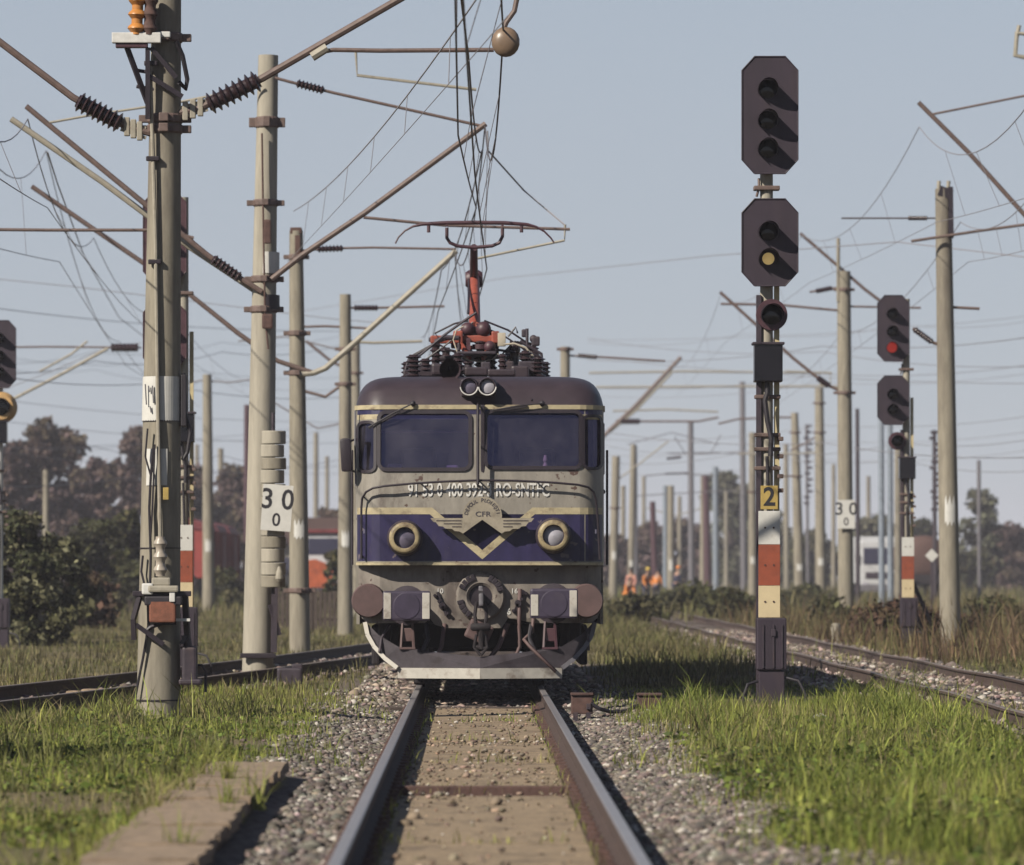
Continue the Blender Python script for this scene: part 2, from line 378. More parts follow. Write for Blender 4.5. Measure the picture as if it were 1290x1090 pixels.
def band(c, w0, w1):
    r = absdist(c); ad = n.new('ShaderNodeMath'); ad.operation = 'MULTIPLY_ADD'; ad.inputs[1].default_value = 0.8; l.new(n1.outputs['Fac'], ad.inputs[0]); l.new(r.outputs[0], ad.inputs[2])
    mr = n.new('ShaderNodeMapRange'); mr.inputs[1].default_value = w0 + .4; mr.inputs[2].default_value = w1 + .4; mr.inputs[3].default_value = 1; mr.inputs[4].default_value = 0
    l.new(ad.outputs[0], mr.inputs[0]); return mr
mm = n.new('ShaderNodeMath'); mm.operation = 'MAXIMUM'; l.new(band(0, 1.7, 2.2).outputs[0], mm.inputs[0]); l.new(band(RT, 1.2, 1.7).outputs[0], mm.inputs[1])
r2 = n.new('ShaderNodeValToRGB'); e = r2.color_ramp.elements
e[0].color = (0.059, 0.043, 0.041, 1); e[0].position = .35; e[1].color = (0.168, 0.140, 0.122, 1); e[1].position = .65
l.new(n2.outputs['Fac'], r2.inputs[0])
mx = n.new('ShaderNodeMixRGB'); l.new(mm.outputs[0], mx.inputs[0]); l.new(r1.outputs[0], mx.inputs[1]); l.new(r2.outputs[0], mx.inputs[2])
l.new(mx.outputs[0], b.inputs['Base Color'])
bp = n.new('ShaderNodeBump'); bp.inputs['Strength'].default_value = .8; bp.inputs['Distance'].default_value = .05
l.new(n2.outputs['Fac'], bp.inputs['Height']); l.new(bp.outputs[0], b.inputs['Normal'])
tag(np_mesh('ground', V, np.stack([a, a + 1, a + nx + 1, a + nx], 1), gm, smooth=True), kind='structure')

# ------------------------------------------------------------------ tracks
RAILP = [(-.075, -.17), (.075, -.17), (.075, -.158), (.012, -.14), (.010, -.045), (.035, -.034), (.036, -.006), (.028, 0), (-.028, 0), (-.036, -.006), (-.035, -.034), (-.010, -.045), (-.012, -.14), (-.075, -.158)]
def rail(name, pts, mats, parent, dz=0.0):
    bm = bmesh.new(); loops = []
    for i, p in enumerate(pts):
        p = Vector(p); d = Vector(pts[min(i + 1, len(pts) - 1)]) - Vector(pts[max(i - 1, 0)]); d.normalize()
        s = Vector((d.y, -d.x, 0))
        loops.append([bm.verts.new(p + s * u + Vector((0, 0, v + dz))) for u, v in RAILP])
    k = len(RAILP)
    for A, B in zip(loops, loops[1:]):
        for i in range(k):
            f = bm.faces.new((A[i], A[(i + 1) % k], B[(i + 1) % k], B[i]))
            if i in (6, 7, 8): f.material_index = 1
    bm.faces.new(loops[0][::-1]); bm.faces.new(loops[-1])
    bmesh.ops.recalc_face_normals(bm, faces=bm.faces[:])
    me = bpy.data.meshes.new(name); bm.to_mesh(me); bm.free()
    for m in mats: me.materials.append(m)
    o = bpy.data.objects.new(name, me); COL.objects.link(o); o.parent = parent; return o
def sleepers(parent, cx, ys, zt, mat, ln=2.4):
    b = MB()
    for y in ys:
        x = float(cx(y)); b.box((x, y, zt - .07), (ln, .24, .14), .01, rz=random.uniform(-.01, .01))
    o = b.build('sleepers', mat, parent); o['kind'] = 'stuff'; return o
tm = thing('railway_track', 'main railway track with shiny rails running under the blue locomotive', 'railway track', (0, 0, 0))
ysm = list(np.arange(6, 420, 4.0))
for s in (-1, 1): rail('rail', [(s * .7525, y, 0) for y in ysm], [M['rail_side'], M['rail_head']], tm)
sleepers(tm, lambda y: 0, np.arange(56.6, 260, .62), -.19, M['wood_dark'])
def panel(y0, y1):
    b = MB(); b.box((0.0, (y0 + y1) / 2, -.255), (1.22, y1 - y0, .11), .012); return b.build('infill_panel', M['panel'], tm)
for y0, y1 in ((14, 21.9), (22, 28.3), (28.36, 34.4), (34.9, 40.2), (40.26, 45.1), (45.6, 51), (51.1, 56.3)): panel(y0, y1)
MB().box((0, 34.65, -.205), (1.26, .10, .13), .01).build('tie_bar', M['rust'], tm)
clip = MB().box((0, 0, 0), (.075, .12, .045), .010).box((0, 0, .03), (.035, .035, .04), .006).build('rail_clip', M['rust'], tm)
first = True; more = MB()
for q in np.arange(22.5, 56, .62):       # rail fastenings on the sleepers
    for sx_ in (-1, 1):
        for e_ in (-1, 1):
            p_ = Vector((sx_ * .7525 + e_ * .098, q, -.170))
            if q < 37.6:
                c_ = clip if first else clip.copy()
                if not first: COL.objects.link(c_); c_.parent = tm
                c_.location = p_; first = False
            else: more.box(p_, (.075, .12, .045), .010)
mo = more.build('rail_clip', M['rust'], tm); mo['kind'] = 'stuff'
for sx_ in (-1, 1): MB().box((sx_ * .632, 35, -.22), (.03, 43, .05)).build('edge_angle', M['rust'], tm)
sleepers(tm, lambda y: 0, np.arange(14.4, 56, .62), -.235, M['wood_dark'], 2.3)

tr = thing('railway_track', 'rusty overgrown railway track on the right beyond the signal', 'railway track', (0, 0, 0))
for s in (-1, 1):
    rail('rail', [(RT + s * .7525 + .02 * math.sin(y * .11 + s), y, .012 * math.sin(y * .5 + s)) for y in np.arange(20, 330, 2.5)], [M['rail_side'], M['rail_head_dull']], tr)
sleepers(tr, lambda y: RT, np.arange(22, 200, .65), -.165, M['wood_dark'])
tl = thing('railway_track', 'dark railway track curving in from the left edge behind the big pole', 'railway track', (0, 0, 0))
yl = np.arange(36, 112, 2.0)
for s in (-1, 1):
    rail('rail', [(float(left_track_x(y)) + s * .76, y, 0) for y in yl], [M['rail_side'], M['rail_head_dull']], tl, dz=.03)
sleepers(tl, left_track_x, np.arange(40, 100, .65), -.135, M['wood_dark'])

# ------------------------------------------------------------------ ballast stones
ICO = None
def stones(name, xy, size, base, mat=None, dz=0.0, parent=None):
    bm = bmesh.new(); bmesh.ops.create_icosphere(bm, subdivisions=1, radius=1.0)
    bm.verts.ensure_lookup_table()
    v0 = np.array([v.co[:] for v in bm.verts]); f0 = np.array([[v.index for v in f.verts] for f in bm.faces]); bm.free()
    n = len(xy); k = len(v0)
    jit = RNG.uniform(.62, 1.2, (n, k, 1))
    sc = (size * RNG.lognormal(0, .35, (n, 1, 1))) * np.concatenate([RNG.uniform(.8, 1.3, (n, 1, 1)), RNG.uniform(.8, 1.3, (n, 1, 1)), RNG.uniform(.5, .9, (n, 1, 1))], 2)
    a = RNG.uniform(0, 6.28, n); c, s = np.cos(a)[:, None], np.sin(a)[:, None]
    p = v0[None] * jit * sc
    q = np.stack([p[..., 0] * c - p[..., 1] * s, p[..., 0] * s + p[..., 1] * c, p[..., 2]], -1)
    z = ground_z(xy[:, 0], xy[:, 1]) + dz + RNG.uniform(-.01, .02, n)
    q += np.stack([xy[:, 0], xy[:, 1], z], -1)[:, None]
    T = (f0[None] + (np.arange(n) * k)[:, None, None]).reshape(-1, 3)
    br = RNG.lognormal(0, .42, (n, 1)); t = np.array(base)[None] * br * RNG.uniform(.9, 1.1, (n, 3))
    t = np.where(RNG.random((n, 1)) < .05, np.array([[.55, .5, .45]]), t)
    return tag(np_mesh(name, q.reshape(-1, 3), T, M['stone'], np.repeat(np.clip(t, .02, .7), k, 0), parent), kind='stuff')
def scatter(n, x0, x1, y0, y1, keep=None, ypow=1.0):
    x = RNG.uniform(x0, x1, n); y = y0 + (y1 - y0) * RNG.random(n) ** ypow
    xy = np.stack([x, y], 1)
    vis = (np.abs(xy[:, 0] - CX - 49 / F * y) < 680 / F * y + 1.0)
    if keep is not None: vis &= keep(xy)
    return xy[vis]
edge = lambda xy, lo, hi, w=.5: (np.abs(xy[:, 0]) > lo) & (np.abs(xy[:, 0]) < hi + w * (wob(xy[:, 0], xy[:, 1], 1.5, 9) + RNG.normal(0, .5, len(xy))))
xyR = scatter(52000, .80, 2.6, 21, 62, lambda q: edge(q, .8, 1.75, .45), 1.35)
xyL = scatter(52000, -2.5, -.80, 21, 62, lambda q: edge(q, .8, 1.6, .35) & ((q[:, 1] > 37.5) | (q[:, 0] > -1.36)), 1.35)
stones('gravel', np.concatenate([xyR, xyL]), .022, (.172, .145, .126))
xyi = scatter(5200, -.6, .6, 21, 57, lambda q: (wob(q[:, 0], q[:, 1], 1.1, 4) > .25 + RNG.normal(0, .3, len(q))) | (np.abs(q[:, 1] - 45) < .9) | (RNG.random(len(q)) < .12), 1.2)
stones('gravel', xyi, .013, (.20, .15, .11), dz=.045)
stones('gravel', xyi[::9] * [.98, 1.0], .024, (.24, .18, .14), dz=.05)
stones('gravel', scatter(1500, -.70, -.60, 22, 57), .018, (.15, .11, .09), dz=.03)
stones('gravel', scatter(9000, -1.6, 1.6, 56.5, 80), .032, (.26, .21, .18), dz=0.03)
stones('gravel', scatter(15000, RT - 1.7, RT + 1.6, 40, 130, None, 1.3), .034, (.24, .19, .165))
xyl = scatter(14000, -8, 0, 42, 100); dl = np.abs(xyl[:, 0] - left_track_x(xyl[:, 1])); stones('gravel', xyl[dl < 1.3], .033, (.2, .155, .14))

# ------------------------------------------------------------------ cable trough at the lower left
ct = thing('cable_trough', 'long low concrete cable trough beside the main track at lower left', 'cable trough', (-1.80, 20, -.272))
y = 0.0; i = 0
while y < 17.0:
    ln = 1.0 if i % 4 else 1.25
    b = MB(); b.box((random.uniform(-.03, .03), y + ln / 2, .185 + random.uniform(-.012, .012)), (.56 + random.uniform(-.05, .05), ln - random.uniform(.015, .05), .08), rz=random.uniform(-.02, .02))
    bmesh.ops.subdivide_edges(b.bm, edges=b.bm.edges[:], cuts=5, use_grid_fill=True)
    for v in b.bm.verts:
        nn = noise.noise_vector(Vector((v.co.x * 6, v.co.y * 6, i * 3.1 + v.co.z * 4))) ; v.co += Vector((nn.x * .035, nn.y * .02, nn.z * .012))
    b.build('lid', M['concrete_slab'], ct, True, angle=50)
    y += ln; i += 1
MB().box((-.2, y / 2, .06), (.10, y - .1, .17)).box((.19, y / 2, .06), (.10, y - .1, .17)).build('trough', M['concrete_slab'], ct)

# ------------------------------------------------------------------ locomotive (front at y = 57)
LY = 57.0
loco = thing('electric_locomotive', 'weathered blue and grey electric locomotive facing us with its pantograph raised', 'locomotive', (0, LY, 0))
def S(u, z):
    a = abs(u); y = .05 * min(a, 1.15) / 1.15
    if a > 1.15:
        t = min((a - 1.15) / .36, 1.0); y += .45 * (1 - math.sqrt(max(0, 1 - t * t)))
    if z > 2.35: y += (z - 2.35) * .10
    return y
def U(px): return (px - 604.4) / 105.26
def W(py): return (869.5 - py) / 105.26
HW = 1.495
WIN = [(U(479), U(590), W(589), W(521)), (U(614), U(730), W(587), W(520))]          # windscreens
CWIN = [(-1.455, -1.275, W(592), W(533)), (1.262, 1.455, W(588), W(525))]            # corner windows
us = sorted(set([-HW, HW, 0] + [round(v, 4) for q in WIN + CWIN for v in q[:2]] + [s * v for s in (-1, 1) for v in (1.15, 1.2, 1.3, 1.36, 1.41, 1.48, .6)]))
zs = sorted(set([1.53, 2.35, 3.40, 3.25, 3.31] + [round(v, 4) for q in WIN + CWIN for v in q[2:]]))
bm = bmesh.new(); gv = {}
def gvv(u, z):
    k = (u, z)
    if k not in gv: gv[k] = bm.verts.new((u, S(u, z), z))
    return gv[k]
for i in range(len(us) - 1):
    for j in range(len(zs) - 1):
        uc, zc = (us[i] + us[i + 1]) / 2, (zs[j] + zs[j + 1]) / 2
        if any(q[0] < uc < q[1] and q[2] < zc < q[3] for q in WIN + CWIN): continue
        f = bm.faces.new((gvv(us[i], zs[j]), gvv(us[i + 1], zs[j]), gvv(us[i + 1], zs[j + 1]), gvv(us[i], zs[j + 1])))
        f.smooth = True
# flanks, lower panel, rear
LEN = 19.8
def quad(*p): return bm.faces.new([bm.verts.new(q) for q in p])
for s in (-1, 1):
    y0 = S(HW, 1.6); quad((s * HW, y0, 1.53), (s * HW, y0 + .0, 2.35), (s * HW, LEN - .4, 2.35), (s * HW, LEN - .4, 1.53))
    quad((s * HW, y0, 2.35), (s * HW, S(HW, 3.4), 3.40), (s * HW, LEN - .4, 3.40), (s * HW, LEN - .4, 2.35))
quad((-HW, LEN - .4, .75), (HW, LEN - .4, .75), (HW, LEN - .4, 3.4), (-HW, LEN - .4, 3.4))
bmesh.ops.recalc_face_normals(bm, faces=bm.faces[:])
me = bpy.data.meshes.new('body'); bm.to_mesh(me); bm.free(); me.materials.append(M['body_grey'])
body = bpy.data.objects.new('body', me); COL.objects.link(body); body.parent = loco

def decal(name, poly, mat, off, parent=body, fn=None, cuts=None):
    """painted field or pane that follows the nose surface"""
    bm = bmesh.new(); f = bm.faces.new([bm.verts.new((x, 0, z)) for x, z in poly])
    bmesh.ops.triangulate(bm, faces=[f])
    for c in (cuts or [-1.45, -1.41, -1.36, -1.3, -1.2, -1.15, 0, 1.15, 1.2, 1.3, 1.36, 1.41, 1.45]):
        bmesh.ops.bisect_plane(bm, geom=bm.verts[:] + bm.edges[:] + bm.faces[:], plane_co=(c, 0, 0), plane_no=(1, 0, 0))
    bmesh.ops.bisect_plane(bm, geom=bm.verts[:] + bm.edges[:] + bm.faces[:], plane_co=(0, 0, 2.35), plane_no=(0, 0, 1))
    for v in bm.verts: v.co.y = S(v.co.x, v.co.z) - off
    for f in bm.faces:
        f.normal_update()
        if f.normal.y > 0: f.normal_flip()
    me = bpy.data.meshes.new(name); bm.to_mesh(me); bm.free(); me.materials.append(mat)
    o = bpy.data.objects.new(name, me); COL.objects.link(o); o.parent = parent; return o
HW2 = 1.475
tip = .03
decal('blue_band', [(-HW2, 1.545), (HW2, 1.545), (HW2, 2.105), (.66, 2.105), (tip, 1.565), (-.60, 2.105), (-HW2, 2.105)], M['body_blue'], .004)
decal('cream_stripe', [(-HW2, 2.105), (-.60, 2.105), (tip, 1.565), (.66, 2.105), (HW2, 2.105), (HW2, 2.185), (.63, 2.185), (tip, 1.675), (-.57, 2.185), (-HW2, 2.185)], M['body_cream'], .006)
decal('upper_blue_band', [(-HW2, 3.305), (HW2, 3.305), (HW2, 3.385), (-HW2, 3.385)], M['body_blue'], .004)
decal('upper_stripe', [(-HW2, 3.245), (-1.2, 3.245), (-1.2, 3.305), (-HW2, 3.305)], M['body_cream'], .004)
decal('upper_stripe', [(HW2, 3.245), (1.205, 3.245), (1.205, 3.305), (HW2, 3.305)], M['body_cream'], .004)
for s in (-1, 1):
    b = MB(); b.box((s * (HW + .003), 10, 1.82), (.004, 18.6, .56)); b.build('side_blue_band', M['body_blue'], body)
    b = MB(); b.box((s * (HW + .003), 10, 2.145), (.006, 18.6, .08)); b.build('side_stripe', M['body_cream'], body)
    for k in range(6):
        b = MB(); yy = 3.6 + k * 2.4
        b.box((s * (HW + .006), yy, 2.85), (.03, 1.5, .6), .01)
        for q in range(7): b.box((s * (HW + .02), yy, 2.62 + q * .08), (.03, 1.4, .02))
        b.build('vent_grille', M['steel_grey'], body)
    dr = MB().box((s * (HW + .004), 1.55, 2.4), (.02, .65, 1.75), .01).build('door', M['body_grey'], body)
    MB().tube([(s * (HW + .06), 1.12, 1.5), (s * (HW + .06), 1.12, 2.9)], .015).build('grab_rail', M['trim'], body)
    MB().box((s * (HW + .003), .75, 2.9), (.02, .55, .62), .01).build('side_window', M['glass_plain'], body)
# gutter and roof
b = MB(); rs = []
gpts = [(-HW - .02, 1.2)] + [(u, S(u, 3.38)) for u in np.linspace(-HW - .0, HW + .0, 41)] + [(HW + .02, 1.2)]
bm = b.bm; prev = None
loops = []
for (u, y) in gpts:
    d = Vector((u * .35, -.9, 0)).normalized() if abs(u) < 1.3 else Vector((math.copysign(1, u), -.5, 0)).normalized()
    o = Vector((u, y, 0)) + d * .018
    loops.append([bm.verts.new((u, y + .03, 3.365)), bm.verts.new((o.x, o.y, 3.365)), bm.verts.new((o.x, o.y, 3.418)), bm.verts.new((u, y + .03, 3.418))])
for A, B in zip(loops, loops[1:]):
    for i in range(4): bm.faces.new((A[i], A[(i + 1) % 4], B[(i + 1) % 4], B[i]))
bm.faces.new(loops[0]); bm.faces.new(loops[-1][::-1])
b.build('gutter', M['body_cream'], body)
bm = bmesh.new(); loops = []
uu = [math.sin(t) * HW for t in np.linspace(-math.pi / 2, math.pi / 2, 41)]
for t in list(np.linspace(0, 1, 10)) + [5, 10, 15, 19.4 - .5]:
    yy = t if t <= 1 else t
    r = math.sqrt(max(0, 1 - (1 - min(t, 1)) ** 2.2)) if t < 1 else 1
    row = []
    for u in uu:
        h = .385 * (1 - abs(u / HW) ** 11) ** .5 if abs(u) < HW else 0
        ys = S(u, 3.4) + t * .75 if t <= 1 else max(yy, S(u, 3.4) + .75)
        row.append(bm.verts.new((u, ys, 3.40 + h * (.06 + .94 * r) * (1 if t > 0 else .0))))
    loops.append(row)
for A, B in zip(loops, loops[1:]):
    for i in range(len(uu) - 1):
        f = bm.faces.new((A[i], A[i + 1], B[i + 1], B[i])); f.smooth = True
bmesh.ops.recalc_face_normals(bm, faces=bm.faces[:])
me = bpy.data.meshes.new('roof'); bm.to_mesh(me); bm.free(); me.materials.append(M['roof'])
roof = bpy.data.objects.new('roof', me); COL.objects.link(roof); roof.parent = loco
MB().tube([(.62, S(.62, 3.4) + .02, 3.47), (.80, .45, 3.715), (.80, 2.0, 3.80)], .008).build('roof_seam', M['trim'], roof)

# windows: rubber frames and panes
def rrect(u0, u1, z0, z1, r, nedge=6):
    pts = []
    for (cu, cz, a0) in ((u1 - r, z1 - r, 0), (u0 + r, z1 - r, 90), (u0 + r, z0 + r, 180), (u1 - r, z0 + r, 270)):
        for k in range(6):
            a = math.radians(a0 + 90 * k / 5); pts.append((cu + r * math.cos(a), cz + r * math.sin(a)))
    out = []
    for i, p in enumerate(pts):
        q = pts[(i + 1) % len(pts)]; out.append(p)
        if i % 6 == 5:
            for k in range(1, nedge): out.append((p[0] + (q[0] - p[0]) * k / nedge, p[1] + (q[1] - p[1]) * k / nedge))
    return out
def window(q, kind, r=.11, wd=.045):
    u0, u1, z0, z1 = q
    inn = rrect(u0, u1, z0, z1, max(r - wd, .02)); outp = rrect(u0 - wd, u1 + wd, z0 - wd, z1 + wd, r)
    bm = bmesh.new(); k = len(inn)
    mk = lambda L, off: [bm.verts.new((x, S(max(-HW, min(HW, x)), z) - off, z)) for x, z in L]
    A, B, C_, D = mk(outp, -.01), mk(outp, .022), mk(inn, .022), mk(inn, -.06)
    for P_, Q_ in ((A, B), (B, C_), (C_, D)):
        for i in range(k): bm.faces.new((P_[i], P_[(i + 1) % k], Q_[(i + 1) % k], Q_[i]))
    bmesh.ops.recalc_face_normals(bm, faces=bm.faces[:])
    me = bpy.data.meshes.new(kind); bm.to_mesh(me); bm.free(); me.materials.append(M['trim'])
    o = bpy.data.objects.new(kind, me); COL.objects.link(o); o.parent = body
    decal('pane', [(u0 - .01, z0 - .01), (u1 + .01, z0 - .01), (u1 + .01, z1 + .01), (u0 - .01, z1 + .01)], M['glass'], -.035, parent=o)
    return o
for q in WIN: window(q, 'windscreen')
for q in CWIN: window(q, 'corner_window', .09, .035)
# cab interior
cab = MB().box((0, 1.9, 2.85), (2.8, .05, 1.4)).box((0, 1.1, 3.36), (2.8, 1.6, .03)).box((0, 1.0, 1.9), (2.8, 1.7, .05)).build('cab_wall', M['cab_in'], body)
MB().box((0, .55, 2.47), (2.5, .55, .06), .015).box((0, .78, 2.2), (2.5, .08, .5)).build('desk', M['cab_in'], body)
MB().box((-1.02, .40, 2.61), (.17, .15, .21), .02).box((-.72, .4, 2.58), (.4, .16, .14), .02).box((-.33, .42, 2.6), (.14, .14, .2), .02).build('control_box', M['concrete_pale'], body)
MB().box((-.62, .20, 3.275), (1.04, .015, .055)).build('reflection_strip', M['letter_white'], body)  # white strip standing in for a reflection along the windscreen top
MB().tube([(-1.2, .35, 3.10), (-.08, .35, 3.10)], .014).build('cab_bar', M['tube_pale'], body)  # pale horizontal bar behind the left windscreen
MB().lathe((.79, .33, 2.50), (.79, .33, 2.82), [(0, .035), (.55, .035), (.72, .018), (.8, .03), (1, .015)], 10).build('bottle', M['cream'], body)
for sx in (-.75, .7):
    MB().box((sx, 1.25, 2.55), (.45, .12, .75), .05).box((sx, 1.05, 2.2), (.45, .45, .1), .04).build('seat', M['navy'], body)

# running number, emblem
on = lambda cx, cz, off: (lambda x, z: Vector((cx + x, S(cx + x, cz + z) - off, cz + z)))
put_text('running_number', '91 53 0 400 392-3 RO-SNTFC', .225, M['letter_white'], body, on(U(603), W(618), .012), .605, .004)
em = MB()
arc = [(.235 * math.cos(math.radians(a)), .02 + .235 * math.sin(math.radians(a))) for a in range(-8, 189, 6)]
ec = (U(607.5), W(653)); EY = -.135
wingR = [(.23, .0), (.62, .0), (.585, -.045), (.555, -.05), (.52, -.095), (.47, -.10), (.44, -.125), (.36, -.13), (.33, -.155), (.27, -.16), (.23, -.185)]
poly = arc[:0] + [(x, z) for x, z in reversed([(.235 * math.cos(math.radians(a)), .02 + .235 * math.sin(math.radians(a))) for a in range(0, 181, 6)])]
poly = poly + wingR + [(0, -.02)] + [(-x, z) for x, z in reversed(wingR)]
em.prism([(ec[0] + x, ec[1] + z) for x, z in poly], EY, EY + .035)
emb = em.build('emblem', M['emblem'], body)
for s in (-1, 1):     # feather lines
    b = MB()
    for k, (x0, x1) in enumerate(((.25, .55), (.25, .46), (.25, .36))):
        b.box((ec[0] + s * (x0 + x1) / 2, EY - .003, ec[1] - .030 - .036 * k), (x1 - x0, .006, .008))
    b.build('feather_line', M['steel_dark'], emb)
MB().box((ec[0], EY + .085, ec[1] + .06), (.1, .11, .1)).box((ec[0] - .4, EY + .085, ec[1] - .03), (.05, .11, .05)).box((ec[0] + .4, EY + .085, ec[1] - .03), (.05, .11, .05)).build('emblem_bracket', M['steel_dark'], emb)
put_text('emblem_letters', 'CFR', .085, M['letter_grey'], emb, lambda x, z: Vector((ec[0] + .01 + x, EY - .004, ec[1] + .045 + z)), 1.25, .001)
arcw = 'DEPOUL PLOIEŞTI'
for i, ch in enumerate(arcw):
    if ch == ' ': continue
    an = math.radians(168 - 156 * i / (len(arcw) - 1)); r = .192
    ca, sa = math.cos(an - math.pi / 2), math.sin(an - math.pi / 2)
    put_text('emblem_letters', ch, .062, M['letter_grey'], emb, (lambda an, ca, sa: (lambda x, z: Vector((ec[0] + r * math.cos(an) + x * ca - z * sa, EY - .004, ec[1] + .02 + r * math.sin(an) + x * sa + z * ca))))(an, ca, sa), 1.0, .001)

# headlights
for px, py, ln in ((510, 678, 'lens'), (697, 675, 'lens_pale')):
    u, z = U(px), W(py); y0 = S(u, z)
    hl = MB().lathe((u, y0 + .02, z), (u, y0 - .24, z), [(0, .215), (.55, .215), (.72, .205), (.9, .19), (1, .165), (1, .135), (.9, .118), (.7, .118)], 32, False).build('headlight', M['steel_dark'], body, True, angle=30)  # shade on the housing side is put into its dark colour
    MB().lathe((u, y0 - .19, z), (u, y0 - .255, z), [(0, .190), (.5, .188), (.85, .178), (1, .160), (.97, .132), (.7, .126)], 32, False).build('rim', M['rim_tan'], hl, True, angle=50)
    MB().lathe((u, y0 - .235, z), (u, y0 - .08, z), [(0, .134), (1, .126)], 28, False).build('lamp_well', M['trim'], hl, True)
    MB().lathe((u, y0 - .14, z), (u, y0 - .215, z), [(0, .135), (.3, .132), (.7, .09), (1, .0)], 24).build('lens', M[ln], hl, True)
twin = MB().box((U(602.5), .22, W(488)), (.43, .30, .22), .05).build('top_lamp_housing', M['roof'], roof)
for px in (591, 614):
    tl_ = MB().lathe((U(px), .12, W(487)), (U(px), -.02, W(487)), [(0, .112), (.8, .112), (1, .10), (.9, .088), (.3, .088)], 24, False).build('top_lamp', M['steel_dark'], roof, True, angle=40)
    MB().lathe((U(px), .06, W(487)), (U(px), .015, W(487)), [(0, .088), (.5, .08), (1, .02)], 20).build('lens', M['lens' if px < 600 else 'lens_pale'], tl_, True)
    b = MB(); b.tube([(U(px) + .105 * math.cos(a), -.02, W(487) + .105 * math.sin(a)) for a in np.linspace(math.pi * 1.02, math.pi * 1.98, 12)], .008); b.build('lamp_rim', M['letter_white'], tl_)
# handrail, centre post, wipers, mirror
hr = [(455, 705), (455, 640), (456, 628), (461, 620), (470, 615), (485, 612.5), (520, 609.5), (560, 607), (603, 605.5), (650, 606), (700, 608.5), (728, 611), (741, 614), (748, 620), (751, 630), (753, 650), (756, 705)]
b = MB(); b.tube([(U(px), min(S(U(px), W(py)), .20) - .115, W(py)) for px, py in hr], .014)
for px, py in ((455, 700), (458, 626), (530, 609), (603, 605.5), (676, 607), (745, 617), (756, 700)):
    yy = min(S(U(px), W(py)), .20); b.tube([(U(px), yy - .115, W(py)), (U(px), yy + .1, W(py))], .010)
b.build('handrail', M['trim'], body, True)
b = MB(); x = U(602)
b.tube([(x, -.14, W(610)), (x, -.06, W(510))], .018); b.tube([(x, .0, W(612)), (x, -.14, W(604))], .014); b.tube([(x, .1, W(508)), (x, -.06, W(512))], .014); b.tube([(x, .0, W(560)), (x, -.10, W(556))], .012)
b.build('centre_grab_rail', M['trim'], body, True)
MB().box((U(608), S(0, 2.9) - .003, W(560)), (.05, .05, .95), .01).build('grab_rail_shadow', M['trim'], body)  # dark strip modelled in place of the centre grab rail's cast shadow
for px, py, tx, ty, kind in ((520, 508, 464, 538, 0), (683, 508, 620, 517, 1)):
    p0 = Vector((U(px), S(U(px), W(py)) - .07, W(py))); p1 = Vector((U(tx), S(max(-1.3, U(tx)), W(ty)) - .05, W(ty)))
    b = MB(); b.sphere(p0 + Vector((0, .03, 0)), .035); b.tube([p0, (p0 + p1) / 2 + Vector((0, -.02, .01)), p1], .009)
    pm = (p0 + p1) / 2; dd = (p1 - p0).normalized(); b.bar(pm - dd * .12 + Vector((0, .03, -.005)), p1 + Vector((0, .03, -.01)), .014, .03)
    b.build('wiper', M['cable_black'], body)
mi = MB().box((U(435.5), .16, W(573)), (.13, .10, .40), .035, M=Matrix.Rotation(math.radians(-3), 4, 'Y')).build('mirror', M['trim'], body, True)
MB().tube([(U(437), .2, W(557)), (U(447), .42, W(552))], .014).tube([(U(437), .2, W(590)), (U(447), .42, W(594))], .014).build('mirror_bracket', M['trim'], mi)
MB().tube([(U(447), .30, W(516)), (U(446.5), .28, W(560)), (U(447.5), .30, W(612))], .012).build('door_rail', M['steel_grey'], body)
for s in (1,):
    b = MB()
    for k in range(9): b.sphere((1.52, 1.6 + k * 1.9, 2.4 - .13 * k % .9), .03)
    each(b, 'side_fitting', M['trim'], body)

# ledge and lower front panel
b = MB(); bm = b.bm; top = []; lp = [(-HW, .44)] + [(u, S(u, 1.53) - .06) for u in np.linspace(-HW + .01, HW - .01, 41)] + [(HW, .44)]
b.rings([[(u, y, z) for u, y in lp] for z in (1.495, 1.528)])
b.build('ledge', M['body_cream'], body)
lowp = [(-1.46, 1.5), (-1.46, 1.02), (-1.42, .86), (-1.33, .80), (-.66, .80), (-.60, .86), (-.54, .78), (-.40, .74), (.26, .74), (.34, .86), (.62, .86), (.66, .80), (1.33, .80), (1.42, .86), (1.46, 1.02), (1.46, 1.5)]
fpn = decal('front_panel', lowp, M['body_dirty'], -.13, cuts=[-1.45, -1.43, -1.40, -1.36, -1.3, -1.2, -1.15, 0, 1.15, 1.2, 1.3, 1.36, 1.40, 1.43, 1.45])
sm = fpn.modifiers.new('thickness', 'SOLIDIFY'); sm.thickness = .05; sm.offset = -1
for s in (-1, 1):
    MB().box((s * 1.475, 10, 1.14), (.04, LEN - 1.2, .72)).build('side_sill', M['body_grey'], body)
